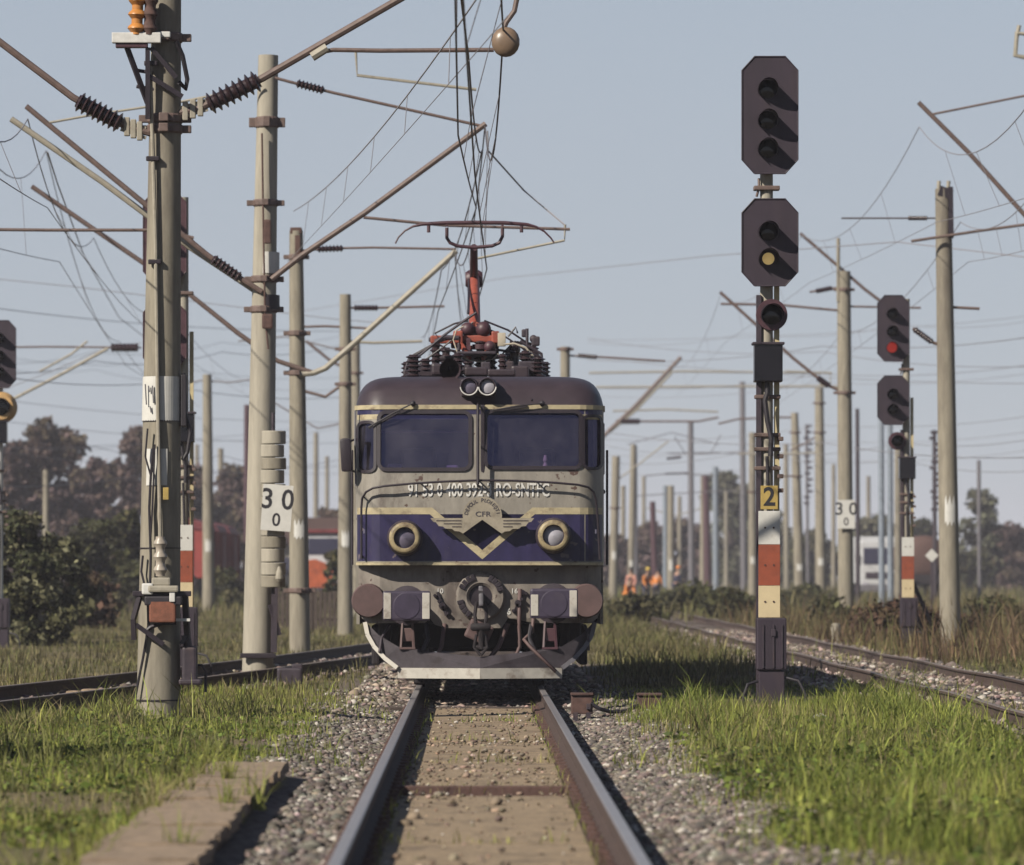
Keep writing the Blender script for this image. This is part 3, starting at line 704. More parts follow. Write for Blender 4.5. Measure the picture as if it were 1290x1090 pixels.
# buffers
for px, pz, side in ((512, 763.5, -1), (698, 760.5, 1)):
    u, z = (px - 604.4) / 106.2, 1.42 - (pz - 720) / 106.2
    bf = thing('buffer', None, None, (0, 0, 0)); bf.parent = body
    bf = MB().lathe((u, .30, z), (u, -.32, z), [(0, .24), (.24, .24), (.26, .17), (.6, .165), (.61, .12), (1, .12)], 24).build('buffer', M['steel_dark'], body, True, angle=30)
    hw, hh = .285, .178
    MB().box((u, -.33, z), (2 * hw, .07, 2 * hh), .03).build('buffer_head', M['buffer'], bf)
    for q in (-1, 1):
        MB().box((u + q * (hw - .055), -.366, z - (.02 if q == side * -1 and side > 0 else 0)), (.088, .012, 2 * hh - .045 - (.06 if side > 0 and q < 0 else 0)), .005).build('white_band', M['edge_white'], bf)
    MB().lathe((u, -.36, z), (u, -.372, z), [(0, .165), (.8, .16), (1, .15)], 24).build('buffer_disc', M['buffer'], bf)
    uc = U(464) if side < 0 else U(739)
    MB().lathe((uc, .42, W(757)), (uc, .02, W(757)), [(0, .205), (.93, .205), (1, .19), (1, .0)], 28).build('round_cover', M['pinkbrown'], body, True, angle=30)
    b = MB(); b.lathe((u + side * -.42, .20, z), (u + side * -.42, .08, z), [(0, .05), (1, .04)], 8)
    for k in range(4): b.lathe((u - side * (.33 + .05 * k), .20, z + .12 - .07 * k), (u - side * (.33 + .05 * k), .08, z + .12 - .07 * k), [(0, .022), (1, .02)], 6)
    b.bar((u - side * .36, .13, z + .16), (u - side * .47, .12, z - .12), .03, .03)
    each(b, 'valve_fitting', M['trim'], body)
    # step bracket below each buffer
    st = MB(); sxx = U(513) if side < 0 else U(693)
    for q in (-1, 1): st.bar((sxx + q * .055, .18, .83), (sxx + q * .075, .10, .50), .022, .05)
    st.box((sxx, .12, .50), (.19, .16, .025)).box((sxx, .16, .66), (.14, .03, .16), .01)
    st.build('footstep', M['pinkbrown' if side < 0 else 'panto_dark'], body)
    MB().tube([(sxx - side * .22, .20, .80), (sxx - side * .25, .1, .62), (sxx - side * .18, .02, .46), (sxx - side * .22, .05, .38)], .028).build('brake_hose', M['cable_black'], body, True)
# coupler
ring = MB(); cu, cz = U(605.5), W(752)
pts = [(math.cos(a), math.sin(a)) for a in np.linspace(0, 2 * math.pi, 33)[:-1]]
bmr = ring.bm
L = [[bmr.verts.new((cu + x * r, y, cz + z * r)) for x, z in pts] for r, y in ((.30, .20), (.30, .10), (.27, .07), (.17, .07), (.14, .10), (.14, .20))]
for A, B in zip(L, L[1:]):
    for i in range(32): bmr.faces.new((A[i], A[(i + 1) % 32], B[(i + 1) % 32], B[i]))
cr = ring.build('coupler_ring', M['body_dirty'], body)
b = MB()
for a in list(range(112, 160, 13)) + list(range(195, 245, 13)) + list(range(22, 66, 13)):
    c, s_ = math.cos(math.radians(a)), math.sin(math.radians(a))
    b.box((cu + c * .25, .062, cz + s_ * .25), (.05, .03, .075), .005, M=Matrix.Rotation(math.radians(90 - a) , 4, 'Y'))
each(b, 'bolt', M['trim'], cr)
MB().lathe((cu, .18, cz), (cu, .115, cz), [(0, .14), (1, .14)], 24).build('coupler_recess', M['trim'], cr)
b = MB(); b.box((cu + .005, .0, cz - .03), (.055, .50, .16), .02).bar((cu, -.16, cz - .05), (cu, -.24, cz + .09), .05, .06).box((cu, -.22, cz + .06), (.05, .05, .14), .015)
b.build('coupling_hook', M['steel_grey'], body)
b = MB()
for q in (-1, 1): b.tube([(cu + q * .05, -.13, cz - .06), (cu + q * .07, -.16, cz - .22), (cu + q * .05, -.15, cz - .36)], .022)
b.lathe((cu - .12, -.15, cz - .36), (cu + .12, -.15, cz - .36), [(0, .03), (.1, .05), (.9, .05), (1, .03)], 10)
b.tube([(cu, -.15, cz - .36), (cu + .01, -.12, cz - .62)], .035); b.tube([(cu - .06, -.12, cz - .6), (cu + .07, -.12, cz - .62)], .03)
for q in (-1, 1): b.tube([(cu + q * .05, -.12, cz - .45), (cu + q * .08, -.13, cz - .60), (cu, -.13, cz - .70)], .02)
b.build('screw_coupling', M['under'], body, True)
MB().box((cu - .02, .05, cz - .42), (.30, .22, .24), .03, M=Matrix.Rotation(math.radians(24), 4, 'Y')).build('coupler_box', M['pinkbrown'], body)
b = MB(); b.tube([(U(655), .12, W(742)), (U(654), .11, W(790)), (U(655), .15, W(815)), (U(650), .05, W(826))], .024); b.tube([(U(672), .12, W(778)), (U(671), .2, W(796)), (U(660), .05, W(806)), (U(668), -.02, W(815)), (U(700), -.12, W(846))], .022)
b.tube([(U(640), .14, W(786)), (U(628), .1, W(815)), (U(615), 0, W(832))], .03)
b.tube([(U(560), .14, W(786)), (U(556), .12, W(815)), (U(548), .02, W(832)), (U(540), 0, W(826))], .026)
each(b, 'brake_pipe', M['pinkbrown'], body, True)
b = MB(); b.tube([(U(490), .3, W(788)), (U(480), .2, W(805)), (U(478), .1, W(822))], .018); b.tube([(U(737), .3, W(788)), (U(741), .2, W(800)), (U(742), .2, W(820))], .018)
b.build('sand_pipe', M['steel_dark'], body)
put_text('front_marking', '10', .085, M['letter_white'], body, lambda x, z: Vector((U(554) + x, S(U(554) + x, 1) + .122, W(745) + z)), 1, .001)
put_text('front_marking', '16', .085, M['letter_white'], body, lambda x, z: Vector((U(648) + x, S(U(648) + x, 1) + .122, W(745) + z)), 1, .001)
put_text('front_marking', '6', .10, M['letter_white'], body, lambda x, z: Vector((U(641) + x, S(U(641) + x, 1) + .122, W(771) + z)), 1, .003)
# snow plough: two angled wings meeting at a ridge
pl = MB(); bmp = pl.bm
def wing(s):
    ol = [(1.36, .80), (1.33, .66), (1.25, .52), (1.12, .38), (.97, .265)]
    for th in (0,):
        f = [bmp.verts.new((s * u, .36 - .06 * (1.36 - u) - .45 * (.85 - z), z)) for u, z in ol]
        c0 = bmp.verts.new((0, -.22, .265)); c1 = bmp.verts.new((0, -.12, .40)); c2 = bmp.verts.new((s * .50, -.02, .45)); c3 = bmp.verts.new((s * .98, .10, .52)); c4 = bmp.verts.new((s * 1.22, .22, .66))
        bmp.faces.new([f[0], f[1], f[2], f[3], f[4], c0, c1, c2, c3, c4][::s])
wing(1); wing(-1)
g = bmesh.ops.solidify(bmp, geom=bmp.faces[:], thickness=.015)
po = pl.build('snow_plough', M['plough'], body)
for s in (-1, 1):
    b = MB(); rs = [(1.38, .80), (1.35, .66), (1.27, .52), (1.14, .38), (.985, .262)]
    pts = [(s * u, .36 - .06 * (1.36 - u) - .45 * (.85 - z) - .02, z) for u, z in rs]
    for p, q in zip(pts, pts[1:]): b.bar(p, q, .05, .05, up=(0, -1, 0))
    b.build('plough_edge', M['edge_white'] if s < 0 else M['steel_grey'], po)  # grey on the right edge paints in the shade away from the sun
    bb = MB(); 
    lo = [(s * .985, .08, .14), (s * 0.0, -.25, .14), (s * 0.0, -.25, .265), (s * .985, .08, .265)]
    bk = [(x, y + .05, z) for x, y, z in lo]
    bb.rings([[lo[0], bk[0], bk[3], lo[3]], [lo[1], bk[1], bk[2], lo[2]]]); bb.build('plough_blade', M['edge_white'], po)
# underframe and bogies
MB().box((0, 10, 1.14), (2.86, LEN - 1.3, .70)).box((0, 10, .86), (1.9, 5.4, .5), .05).build('underframe', M['under'], loco)
for yb in (4.4, 15.3):
    bg_ = MB()
    for s in (-1, 1):
        bg_.box((s * 1.05, yb, .62), (.12, 5.0, .34), .03)
        for k in (-1, 0, 1):
            bg_.box((s * 1.16, yb + k * 1.75, .60), (.22, .42, .36), .04); bg_.lathe((s * 1.16, yb + k * 1.75 - .5, .55), (s * 1.16, yb + k * 1.75 - .5, .9), [(0, .1), (1, .1)], 10)
        bg_.box((s * 1.30, yb, .50), (.10, 3.6, .5), .03)
    bg_.box((0, yb - 2.3, .62), (2.1, .2, .3), .02).box((0, yb, .6), (1.2, 4.4, .35), .05)
    bo = bg_.build('bogie', M['under'], loco)
    for k in (-1, 0, 1):
        for s in (-1, 1):
            MB().lathe((s * .68, yb + k * 1.75, .625), (s * .82, yb + k * 1.75, .625), [(0, .655), (.22, .65), (.3, .625), (1, .622), (1, .5), (.8, .48), (.8, .2), (1, .15)], 36).build('wheel', M['steel_dark'], bo, True, angle=30)
        MB().tube([(-.7, yb + k * 1.75, .625), (.7, yb + k * 1.75, .625)], .09).build('axle', M['under'], bo)
    for s in (-1, 1):
        MB().box((s * .7525, yb - 2.62, .24), (.10, .10, .40), .02).build('rail_guard', M['under'], bo)

# ---- roof equipment and pantograph
def rins(px, pb, pt, y, rc=.05, rr=.095, n=5, mat='insulator'):
    k = F / (LY + y); X = CX + (px - 596) / k; z0 = CH - (pb - 720) / k; z1 = CH - (pt - 720) / k
    return MB().ribbed((X, y, max(3.70, z0)), (X, y, z1), rc, rr, n).build('roof_insulator', M[mat], roof, True, angle=30)
for a in ((521, 476, 447, 1.7, .06, .10, 5), (549, 470, 432, 3.2, .05, .075, 6), (577, 477, 445, 1.5, .05, .085, 5), (605, 470, 428, 3.0, .05, .08, 6), (633, 476, 446, 1.7, .04, .06, 5), (648, 470, 430, 3.2, .06, .08, 2), (662, 476, 442, 2.4, .05, .09, 5), (678, 476, 450, 1.7, .05, .095, 5)):
    rins(*a)
for a in ((536, 474, 452, 2.6, .05, .08, 4), (562, 474, 438, 4.6, .05, .08, 5), (590, 474, 440, 4.4, .05, .08, 5), (619, 474, 432, 3.6, .05, .08, 6), (642, 474, 440, 4.6, .05, .08, 5), (671, 474, 436, 4.2, .05, .085, 6), (686, 476, 456, 2.8, .05, .08, 4), (513, 477, 456, 2.4, .05, .08, 4)):
    rins(*a)
def RP(px, py, y):
    k = F / (LY + y); return Vector((CX + (px - 596) / k, y, CH - (py - 720) / k))
b = MB()
for (p, q, y_, w_, h_, d_) in ((585, 466, 2.0, .14, .10, .5), (612, 464, 2.2, .12, .14, .5), (560, 452, 3.6, .3, .05, .4), (640, 462, 2.4, .14, .12, .5), (628, 450, 3.4, .4, .04, .3), (600, 449, 3.2, .5, .04, 2.0), (590, 443, 3.0, .05, .26, .08), (615, 443, 3.0, .05, .26, .08), (578, 447, 2.8, .04, .3, .06), (626, 440, 3.2, .05, .2, .06), (544, 428, 3.2, .08, .06, .1), (660, 420, 3.4, .06, .1, .1), (668, 464, 2.0, .3, .16, .4), (527, 466, 2.8, .34, .12, .5), (655, 448, 4.0, .4, .05, .2), (578, 434, 3.4, .2, .09, .4)): b.box(RP(p, q, y_), (w_, d_, h_), .02)
each(b, 'roof_box', M['steel_dark'], roof)
for pts, r_ in ((((556, 430), (548, 420), (572, 408), (590, 404)), .014), (((610, 404), (640, 416), (664, 432), (682, 452)), .014), (((522, 448), (536, 440), (549, 433)), .016), (((640, 424), (650, 412), (652, 420)), .014), (((600, 408), (636, 424), (676, 450), (690, 470)), .012), (((596, 406), (560, 436), (524, 462), (512, 474)), .012), (((548, 432), (577, 446)), .012), (((648, 430), (662, 442), (678, 450)), .016), (((633, 446), (648, 430)), .012), (((521, 447), (549, 432), (575, 424)), .014), (((560, 440), (590, 446), (620, 440), (650, 444)), .018)):
    MB().tube([RP(p, q, 3.0) for p, q in pts], r_, 6).build('roof_cable', M['trim'], roof)
h = MB(); h.lathe(RP(567, 462, 2.2), RP(567, 466, .55), [(0, .05), (.4, .055), (.8, .09), (1, .13), (.98, .115), (.6, .05), (.3, .02)], 24).build('horn', M['roof'], roof, True, angle=40)
each(MB().box(RP(552, 466, 1.4), (.16, .5, .14), .03).box(RP(600, 469, 1.6), (.28, .6, .10), .02).box(RP(632, 470, 1.1), (.34, .3, .08), .02).box(RP(655, 470, 1.6), (.22, .5, .16), .03).box(RP(535, 472, 2.4), (.5, .6, .05)).box(RP(660, 473, 2.6), (.6, .6, .05)), 'roof_box', M['roof'], roof)
b = MB(); b.box(RP(675, 430, 3.0), (.10, .10, .12), .02).tube([RP(664, 441, 3), RP(664, 414, 3)], .02).sphere(RP(672, 427, 3), .05).tube([RP(655, 430, 3), RP(682, 446, 3), RP(685, 470, 3)], .02).bar(RP(648, 432, 3.2), RP(676, 434, 3.0), .05, .04).build('disconnector', M['steel_dark'], roof)
b = MB(); b.tube([RP(p, q, 2.2) for p, q in ((600, 394, ), (585, 404), (560, 422), (530, 447), (515, 452), (509, 472))], .016).tube([RP(p, q, 2.6) for p, q in ((548, 431), (560, 425), (578, 426))], .03); b.build('roof_conductor', M['steel_dark'], roof)
pan = MB(); 
pan.box(RP(600, 427, 3.0), (.56, .10, .09), .02).box(RP(600, 427, 4.4), (.56, .10, .09), .02)
for s in (575, 625): pan.bar(RP(s, 427, 2.8), RP(s, 426, 4.6), .06, .09)
pan.box(RP(577, 426, 2.9), (.12, .16, .18), .02).box(RP(624, 426, 2.9), (.10, .16, .17), .02)
pan.box(RP(556, 428, 3.2), (.28, .12, .10), .02).box(RP(600, 438, 2.9), (.44, .06, .05), .01).bar(RP(578, 430, 2.9), RP(592, 452, 2.6), .04, .05).bar(RP(622, 430, 2.9), RP(608, 452, 2.6), .04, .05).bar(RP(598, 408, 3.2), RP(566, 428, 3.0), .035, .05).bar(RP(600, 408, 3.2), RP(634, 430, 3.0), .035, .05)
po_ = pan.build('pantograph', M['panto_red'], roof)
b = MB(); b.sphere(RP(589, 415, 3.0), .09).sphere(RP(609, 415, 3.0), .10).box(RP(599, 417, 3.1), (.34, .2, .10), .03).lathe(RP(605, 440, 2.9), RP(605, 434, 2.9), [(0, .1), (1, .1)], 12).sphere(RP(617, 437, 2.7), .075).box(RP(590, 436, 2.8), (.05, .05, .2)).build('spring_gear', M['panto_dark'], po_, True)
MB().tube([RP(598, 412, 3.3), RP(598, 345, 5.0)], [.075, .058], 12).build('lower_arm', M['panto_red'], po_, True)
b = MB(); k0 = RP(597, 352, 5.0)
b.lathe(k0 + Vector((-.11, 0, 0)), k0 + Vector((.11, 0, 0)), [(0, .09), (.2, .12), (.8, .12), (1, .09)], 16).build('knuckle', M['panto_dark'], po_, True)
MB().tube([RP(597, 352, 5.0), RP(597, 312, 3.6)], [.055, .048], 10).build('upper_arm', M['panto_dark'], po_, True)
MB().tube([RP(590, 395, 3.1), RP(591, 352, 4.9)], .016).build('control_rod', M['trim'], po_)
yh = 3.3
MB().tube([RP(p, q, yh) for p, q in ((563, 287), (563, 300), (567, 306), (576, 310), (597, 312), (620, 310), (629, 306), (633, 298), (633, 287))], .022, 8).build('head_frame', M['panto_dark'], po_, True)
for dy in (-.18, .18):
    b = MB(); hp = [(498, 307), (502, 299), (510, 291), (520, 285.5), (532, 282.5), (560, 281), (597, 280.5), (636, 281), (664, 283), (676, 286), (686, 292), (694, 300), (698, 306)]
    b.tube([RP(p, q, yh + dy) for p, q in hp], [.010, .011, .012, .014, .022, .026, .026, .026, .022, .014, .012, .011, .010]); b.build('contact_strip', M['panto_dark'], po_, True)
b = MB()
for px in (540, 657): b.tube([RP(px, 282, yh), RP(px, 293, yh)], .022)
for px in (563, 633): b.bar(RP(px, 284, yh - .2), RP(px, 284, yh + .2), .03, .03)
each(b, 'strip_holder', M['panto_dark'], po_)
MB().tube([RP(p, q, 2.5) for p, q in ((584, 411), (575, 416), (571, 428), (576, 444), (590, 454), (605, 456), (620, 453), (628, 446))], .009).build('flexible_cable', M['cable_pale'], po_, True)
MB().tube([RP(p, q, 2.5) for p, q in ((634, 434), (648, 433), (662, 438), (671, 448), (676, 460), (675, 474))], .013).box(RP(632, 428, 2.7), (.10, .1, .17), .01).build('flexible_cable', M['cable_pale'], po_, True)
# ------------------------------------------------------------------ signals
def signal(label, X, Y, dz=0.0, hdx=0.0, lit=None, head_mat='steel_purple', number=True, group='colour light signals', back=1, zb=GZ, plain=False):
    """railway colour light signal; drawn from the big one's pixels: base at (968, 890), 108.3 px per metre"""
    t = thing('signal', label, 'signal', (X, Y, zb), group)
    k = 108.3
    Q = lambda px, py: ((px - 968) / k, (720 - py) / k + CH - GZ)
    def Qz(py): return Q(968, py)[1]
    b = MB(); 
    z0, z1 = 0.0, Qz(225 if plain else 80) + dz
    b.bar((Q(956, 0)[0], .03, z0), (Q(956, 0)[0], .03, Qz(372) + dz), .055, .12, up=(0, 1, 0)); b.build('mast_channel', M['white' if back == 2 else 'steel_dark'], t)
    mt_ = MB().tube([(Q(966, 0)[0], .06, z0), (Q(966, 0)[0], .06, z1)], .075, 14).build('mast', M['white' if back == 2 else 'concrete_pale'], t, True)
    if not plain: MB().bar((Q(979, 0)[0], .08, z0 + .4), (Q(979, 0)[0], .08, Qz(300) + dz), .06, .07, up=(0, 1, 0)).build('mast_channel', M['cream'], t)
    b = MB()
    for py in (500, 548, 566, 590): b.box((Q(967, 0)[0], .04, Qz(py)), (.30, .16, .045), .01)
    for py in (553, 575, 600, 618): b.box((Q(983, 0)[0], .0, Qz(py)), (.07, .10, .05), .01)
    b.box((Q(966, 0)[0], .05, Qz(237) + dz), (.30, .2, .05), .01)
    b.tube([(Q(956, 0)[0], .0, Qz(225) + dz), (Q(956, 0)[0], -.02, Qz(237) + dz), (Q(953, 0)[0], .0, Qz(248) + dz)], .015)
    each(b, 'clamp', M['tube_brown'], t)
    def head(pt, pb, xs, lamps, px0=934, px1=1004):
        x0, x1, za, zb_ = Q(px0, 0)[0] + hdx, Q(px1, 0)[0] + hdx, Qz(pb) + dz, Qz(pt) + dz; c = .145
        h = MB().prism([(x0 + c, za), (x1 - c, za), (x1, za + c * 1.1), (x1, zb_ - c * 1.1), (x1 - c, zb_), (x0 + c, zb_), (x0, zb_ - c * 1.1), (x0, za + c * 1.1)], -.135, -.105).build('signal_head', M[head_mat], t)
        xm = Q(xs, 0)[0] + hdx
        MB().box((xm, .0, (za + zb_) / 2), (.34, .20, zb_ - za - .25), .03).build('head_case', M['steel_dark'], h)
        MB().tube([(x, -.137, z) for x, z in [(x0 + c, za), (x1 - c, za), (x1, za + c * 1.1), (x1, zb_ - c * 1.1), (x1 - c, zb_), (x0 + c, zb_), (x0, zb_ - c * 1.1), (x0, za + c * 1.1), (x0 + c, za)]], .010, 6).build('head_rim', M[head_mat], h)
        for i, py in enumerate(lamps):
            lamp(h, xm, -.137, Qz(py) + dz, .118, lit.get((pt, i)) if lit else None)
        return h
    def lamp(par, x, y, z, r, lm=None):
        """open-bottomed hood over a lens"""
        b = MB(); bm = b.bm; L0 = []; L1 = []; n = 18
        for i in range(n):
            a = math.radians(-35 + 250 * i / (n - 1)); c, s_ = math.cos(a), math.sin(a)
            d = .12 + .20 * max(0, s_) ** .6
            L0.append((bm.verts.new((x + r * c, y + .0, z + r * s_)), bm.verts.new((x + r * .98 * c, y - d, z + r * .98 * s_ - .01))))
        for A, B in zip(L0, L0[1:]): bm.faces.new((A[0], B[0], B[1], A[1]))
        bmesh.ops.solidify(bm, geom=bm.faces[:], thickness=.008)
        hd = b.build('lamp_hood', M[head_mat], par, True)
        rl_ = r * (.66 if lm == 'lens_lit' else 1); MB().lathe((x, y + .01, z), (x, y - .02 - .03 * (lm == 'lens_lit'), z), [(0, rl_ * .92), (.5, rl_ * .88), (1, rl_ * .3), (1, 0)], 20).build('lens', M[lm or 'lens_black'], hd, True)
    if not plain: head(73, 220, 966, (114, 153, 189))
    head(214, 361, 967, (253, 291, 327)) if plain else head(252, 361, 967, (293, 327))
    # round lamp
    x, z = Q(972, 0)[0] + hdx * .8, Qz(397) + dz
    rs_ = .31 if plain else .18; z -= .06 if plain else 0
    rl = MB().lathe((x, -.02, z), (x, -.06 - rs_ * .6 * plain, z), [(0, rs_ * 1.03), (.5, rs_), (1, rs_ * (.8 if plain else 1))], 28).box((x, .0, z), (.12, .14, .12)).build('round_lamp', M['lamp_tan' if back == 2 else 'panto_dark'], t, True, angle=30)
    lamp(rl, x, -.062 - rs_ * .6 * plain, z, .13 + .06 * plain)
    jb = MB().box((Q(967, 0)[0], -.06, Qz(457) + dz), (.33, .26, .46), .015).build('junction_box', M['lens_black'], t)
    MB().box((Q(967, 0)[0], -.065, Qz(433.5) + dz), (.37, .30, .03), .008).build('box_lid', M['steel_dark'], jb)
    b = MB(); b.tube([(Q(p, 0)[0], -.10, Qz(q)) for p, q in ((966, 480), (966, 495), (963, 505), (966, 530), (971, 552), (970, 575))], .03)
    b.tube([(Q(p, 0)[0], -.06, Qz(q)) for p, q in ((966, 575), (968, 640), (967, 780))], .02); b.build('cable', M['cable_black'], t, True)
    if number:
        pl_ = MB().box((Q(968.5, 0)[0], -.085, Qz(627)), (.20, .02, .275), .004).build('number_plate', M['yellow'], t)
        put_text('number', '2', .30, M['letter_black'], pl_, lambda x, z: Vector((Q(968.5, 0)[0] + x, -.098, Qz(627) + z)), .95, .006)
    for name, a, c, m in (('marker_board', 644, 686, 'white'), ('marker_board', 686.3, 737.7, 'board_red'), ('marker_board', 738, 778, 'board_cream')) if not plain else ():
        MB().box((Q(968.5, 0)[0], -.09, (Qz(a) + Qz(c)) / 2), (.25, .03, Qz(a) - Qz(c)), .004).build(name, M[m], t)
        q = MB()
        for sx in (-.05, .05): q.lathe((Q(968.5, 0)[0] + sx, -.10, (Qz(a) + Qz(c)) / 2), (Q(968.5, 0)[0] + sx, -.112, (Qz(a) + Qz(c)) / 2), [(0, .012), (1, .012)], 8)
        each(q, 'bolt', M['rust'], t)
    bx = MB().box((Q(971, 0)[0], -.04, Qz(811)), (.345, .28, .60), .015).build('relay_box', M['steel_purple'], t)
    b = MB()
    for q in (-.10, 0.02, .12): b.box((Q(971, 0)[0] + q, -.185, Qz(814)), (.018, .02, .50))
    b.box((Q(971, 0)[0] + .02, -.19, Qz(797)), (.05, .03, .08), .005); b.build('box_door', M['steel_dark'], bx)
    MB().box((Q(971, 0)[0], -.02, .21), (.30, .26, .42), .01).box((Q(971, 0)[0] - .04, -.02, .04), (.42, .34, .08), .01).build('foot', M['steel_purple'], t)
    MB().box((.03, 0, -.01), (.85, .7, .07), .02).build('footing', M['concrete_slab'], t)
    b = MB(); b.tube([(-.12, -.1, .30), (-.25, -.16, .26), (-.30, -.2, .12), (-.30, -.2, -.02)], .018); b.tube([(.18, -.1, .34), (.34, -.16, .30), (.42, -.2, .14), (.40, -.2, -.02)], .018); b.build('cable', M['cable_black'], t, True)
    return t
Zs = 55.4
signal('tall signal in sharp focus right of the locomotive with a yellow 2 plate', X_at(968, Zs), Zs, lit={(252, 1): 'lens_lit'})
Zs2 = 98
sg2 = signal('smaller distant signal showing a red light beside the right concrete pole', X_at(1143, Zs2), Zs2, dz=-.30, hdx=-.31, lit={(73, 2): 'red_lamp'}, number=False)
MB().bar((.05, .1, 1.5), (.75, .3, 0), .07, .07).bar((.05, .1, 1.0), (.5, .5, 0), .07, .07).build('brace', M['steel_dark'], sg2)
Zs3 = 72
signal('reddish signal mostly hidden behind the big left concrete pole', X_at(232.5, Zs3), Zs3, dz=-.25, hdx=-.30, head_mat='panto_dark', number=False)
# signal cut by the left edge
Zs4 = 96
signal('single-headed signal with a tan round lamp, cut off by the left edge', X_at(0, Zs4), Zs4, dz=.38, number=False, back=2, plain=True)

# ------------------------------------------------------------------ catenary poles
def pole(label, pxb, wb, pxt, pyt, wt, Z, mat='concrete', name='catenary_pole', cat='pole', group='concrete catenary poles', marks=(), rings_=(), zb=GZ, cap=False, segs=20):
    k = F / Z
    Xb, Xt, zt = X_at(pxb, Z), X_at(pxt, Z), CH - (pyt - 720) / k
    t = thing(name, label, cat, (Xb, Z, zb), group)
    H = zt - zb; dx = Xt - Xb
    b = MB(); b.tube([(dx * q, 0, -.3 + (H + .3) * q) for q in np.linspace(0, 1, 9)], [(wb + (wt - wb) * q) / 2 / k for q in np.linspace(0, 1, 9)], segs)
    t['_k'] = k
    sh = b.build('shaft', M[mat], t, True)
    rad = lambda z: (wb + (wt - wb) * z / H) / 2 / k
    for py in rings_:
        z = CH - (py - 720) / k - zb; r = rad(z); xx = dx * z / H
        MB().lathe((xx, 0, z - .05), (xx, 0, z + .05), [(0, r + .012), (.2, r + .025), (.8, r + .025), (1, r + .012)], 18).box((xx, -r - .05, z), (.10, .10, .09), .01).box((xx + r + .05, 0, z), (.12, .08, .08), .01).box((xx - r - .05, 0, z), (.12, .08, .08), .01).build('clamp', M['tube_brown'], t)
    for py, hh in marks:       # painted white number patch wrapped round the shaft
        z = CH - (py - 720) / k - zb; r = rad(z) + .004; xx = dx * z / H; hz = hh / k / 2
        b = MB(); L = []
        for i in range(9):
            a = math.radians(-118 + 62 * i / 8); wv = .5 * hz * math.sin(i * 2.1)
            L.append((b.bm.verts.new((xx + r * math.cos(a), r * math.sin(a), z - hz + wv * .5)), b.bm.verts.new((xx + r * math.cos(a), r * math.sin(a), z + hz + wv))))
        for A, B in zip(L, L[1:]): b.bm.faces.new((A[0], B[0], B[1], A[1]))
        b.build('white_mark', M['white'], t)
    return t
def loc(t, px, py, dy=0.0):
    Z = t.location.y + dy; return P(px, py, Z) - Vector(t.location)
def arm(t, pts, r, mat='tube_brown', ins=None, dys=None, name='cantilever_tube', insr=(.035, .085), nr=7, imat='insulator'):
    """tube through pixel points at the pole's own distance; ins = (i, j, ...) pixel pair carrying a ribbed insulator"""
    dys = dys or [0] * len(pts)
    o = MB().tube([loc(t, px, py, d) for (px, py), d in zip(pts, dys)], r, 8).build(name, M[mat], t, True)
    if ins:
        (a, b_), d = ins, (dys[0])
        MB().ribbed(loc(t, *a, d), loc(t, *b_, d), insr[0] + r * .6, insr[1], nr).build('insulator', M[imat], o, True, angle=30)
    return o
# the big near pole
Zb = 50.9
bp_ = pole('thick weathered concrete pole closest to us on the left carrying cables and a switch drive', 199, 56, 212, -190, 33, Zb, 'concrete', rings_=(150, 163, 48))
kb = F / Zb
arm(bp_, [(214, 145), (250, 137), (330, 99), (505, -2), (590, -52)], .040, ins=((262, 132), (326, 101)), dys=[-.05] * 5, insr=(.05, .125), nr=8)
arm(bp_, [(190, 168), (160, 160), (92, 123), (-20, 38), (-60, 8)], .038, ins=((152, 156), (98, 127)), dys=[-.05] * 5, insr=(.05, .115), nr=8)
for p0, p1 in (((224, 143), (262, 132)), ((184, 168), (152, 157))):
    b = MB(); a, c = loc(bp_, *p0, -.05), loc(bp_, *p1, -.05)
    for q in (-.05, .05): b.bar(a + Vector((0, 0, q)), c + Vector((0, 0, q)), .03, .035)
    for f in (.25, .5, .75): b.box(a + (c - a) * f, (.06, .08, .2), .01)
    b.build('insulator_fork', M['tube_pale'], bp_)
ra = arm(bp_, [(402, 66), (420, 63), (480, 64), (622, 63)], .024, dys=[-.05, -.05, -.05, -.05], name='steady_tube')
MB().sphere(loc(bp_, 637, 53, -.05), .155, 1, .6, 1.05).build('insulator', M['ball_brown'], ra, True)
MB().tube([loc(bp_, *q, -.05) for q in ((633, 40), (638, 28), (648, 14), (652, -6))], .028).build('hanger', M['tube_brown'], ra)
b = MB(); b.tube([loc(bp_, 393, 72, -.1), loc(bp_, 412, 60, -.1)], .05); b.build('tube_clamp', M['tube_pale'], ra)
# top bracket with orange insulators
br = MB().box(loc(bp_, 172, 48, -.28), (.52, .10, .11), .01).box(loc(bp_, 200, 44, -.22), (.25, .10, .06), .01).build('bracket', M['letter_white'], bp_)
MB().box(loc(bp_, 166, 57, -.26), (.34, .10, .06), .01).build('bracket_rail', M['panto_dark'], br)
MB().bar(loc(bp_, 160, 60, -.22), loc(bp_, 186, 130, -.1), .04, .05).bar(loc(bp_, 190, 60, -.24), loc(bp_, 222, 98, -.22), .04, .05).bar(loc(bp_, 188, 96, -.24), loc(bp_, 230, 122, -.2), .035, .05).bar(loc(bp_, 186, 60, -.26), loc(bp_, 186, 150, -.24), .05, .05).build('bracket_brace', M['trim'], br)
for px in (172, 188):
    MB().ribbed(loc(bp_, px, 44, -.28), loc(bp_, px + 2, -8, -.28), .06, .10 if px < 180 else .085, 3).build('insulator', M['insulator_orange' if px < 180 else 'rust'], br, True)
b = MB()
for py, px in ((88, 168), (109, 172)): b.tube([loc(bp_, px, py, -.1), loc(bp_, px + 24, py + 4, -.1)], .02)
each(b, 'step_bolt', M['steel_dark'], bp_)
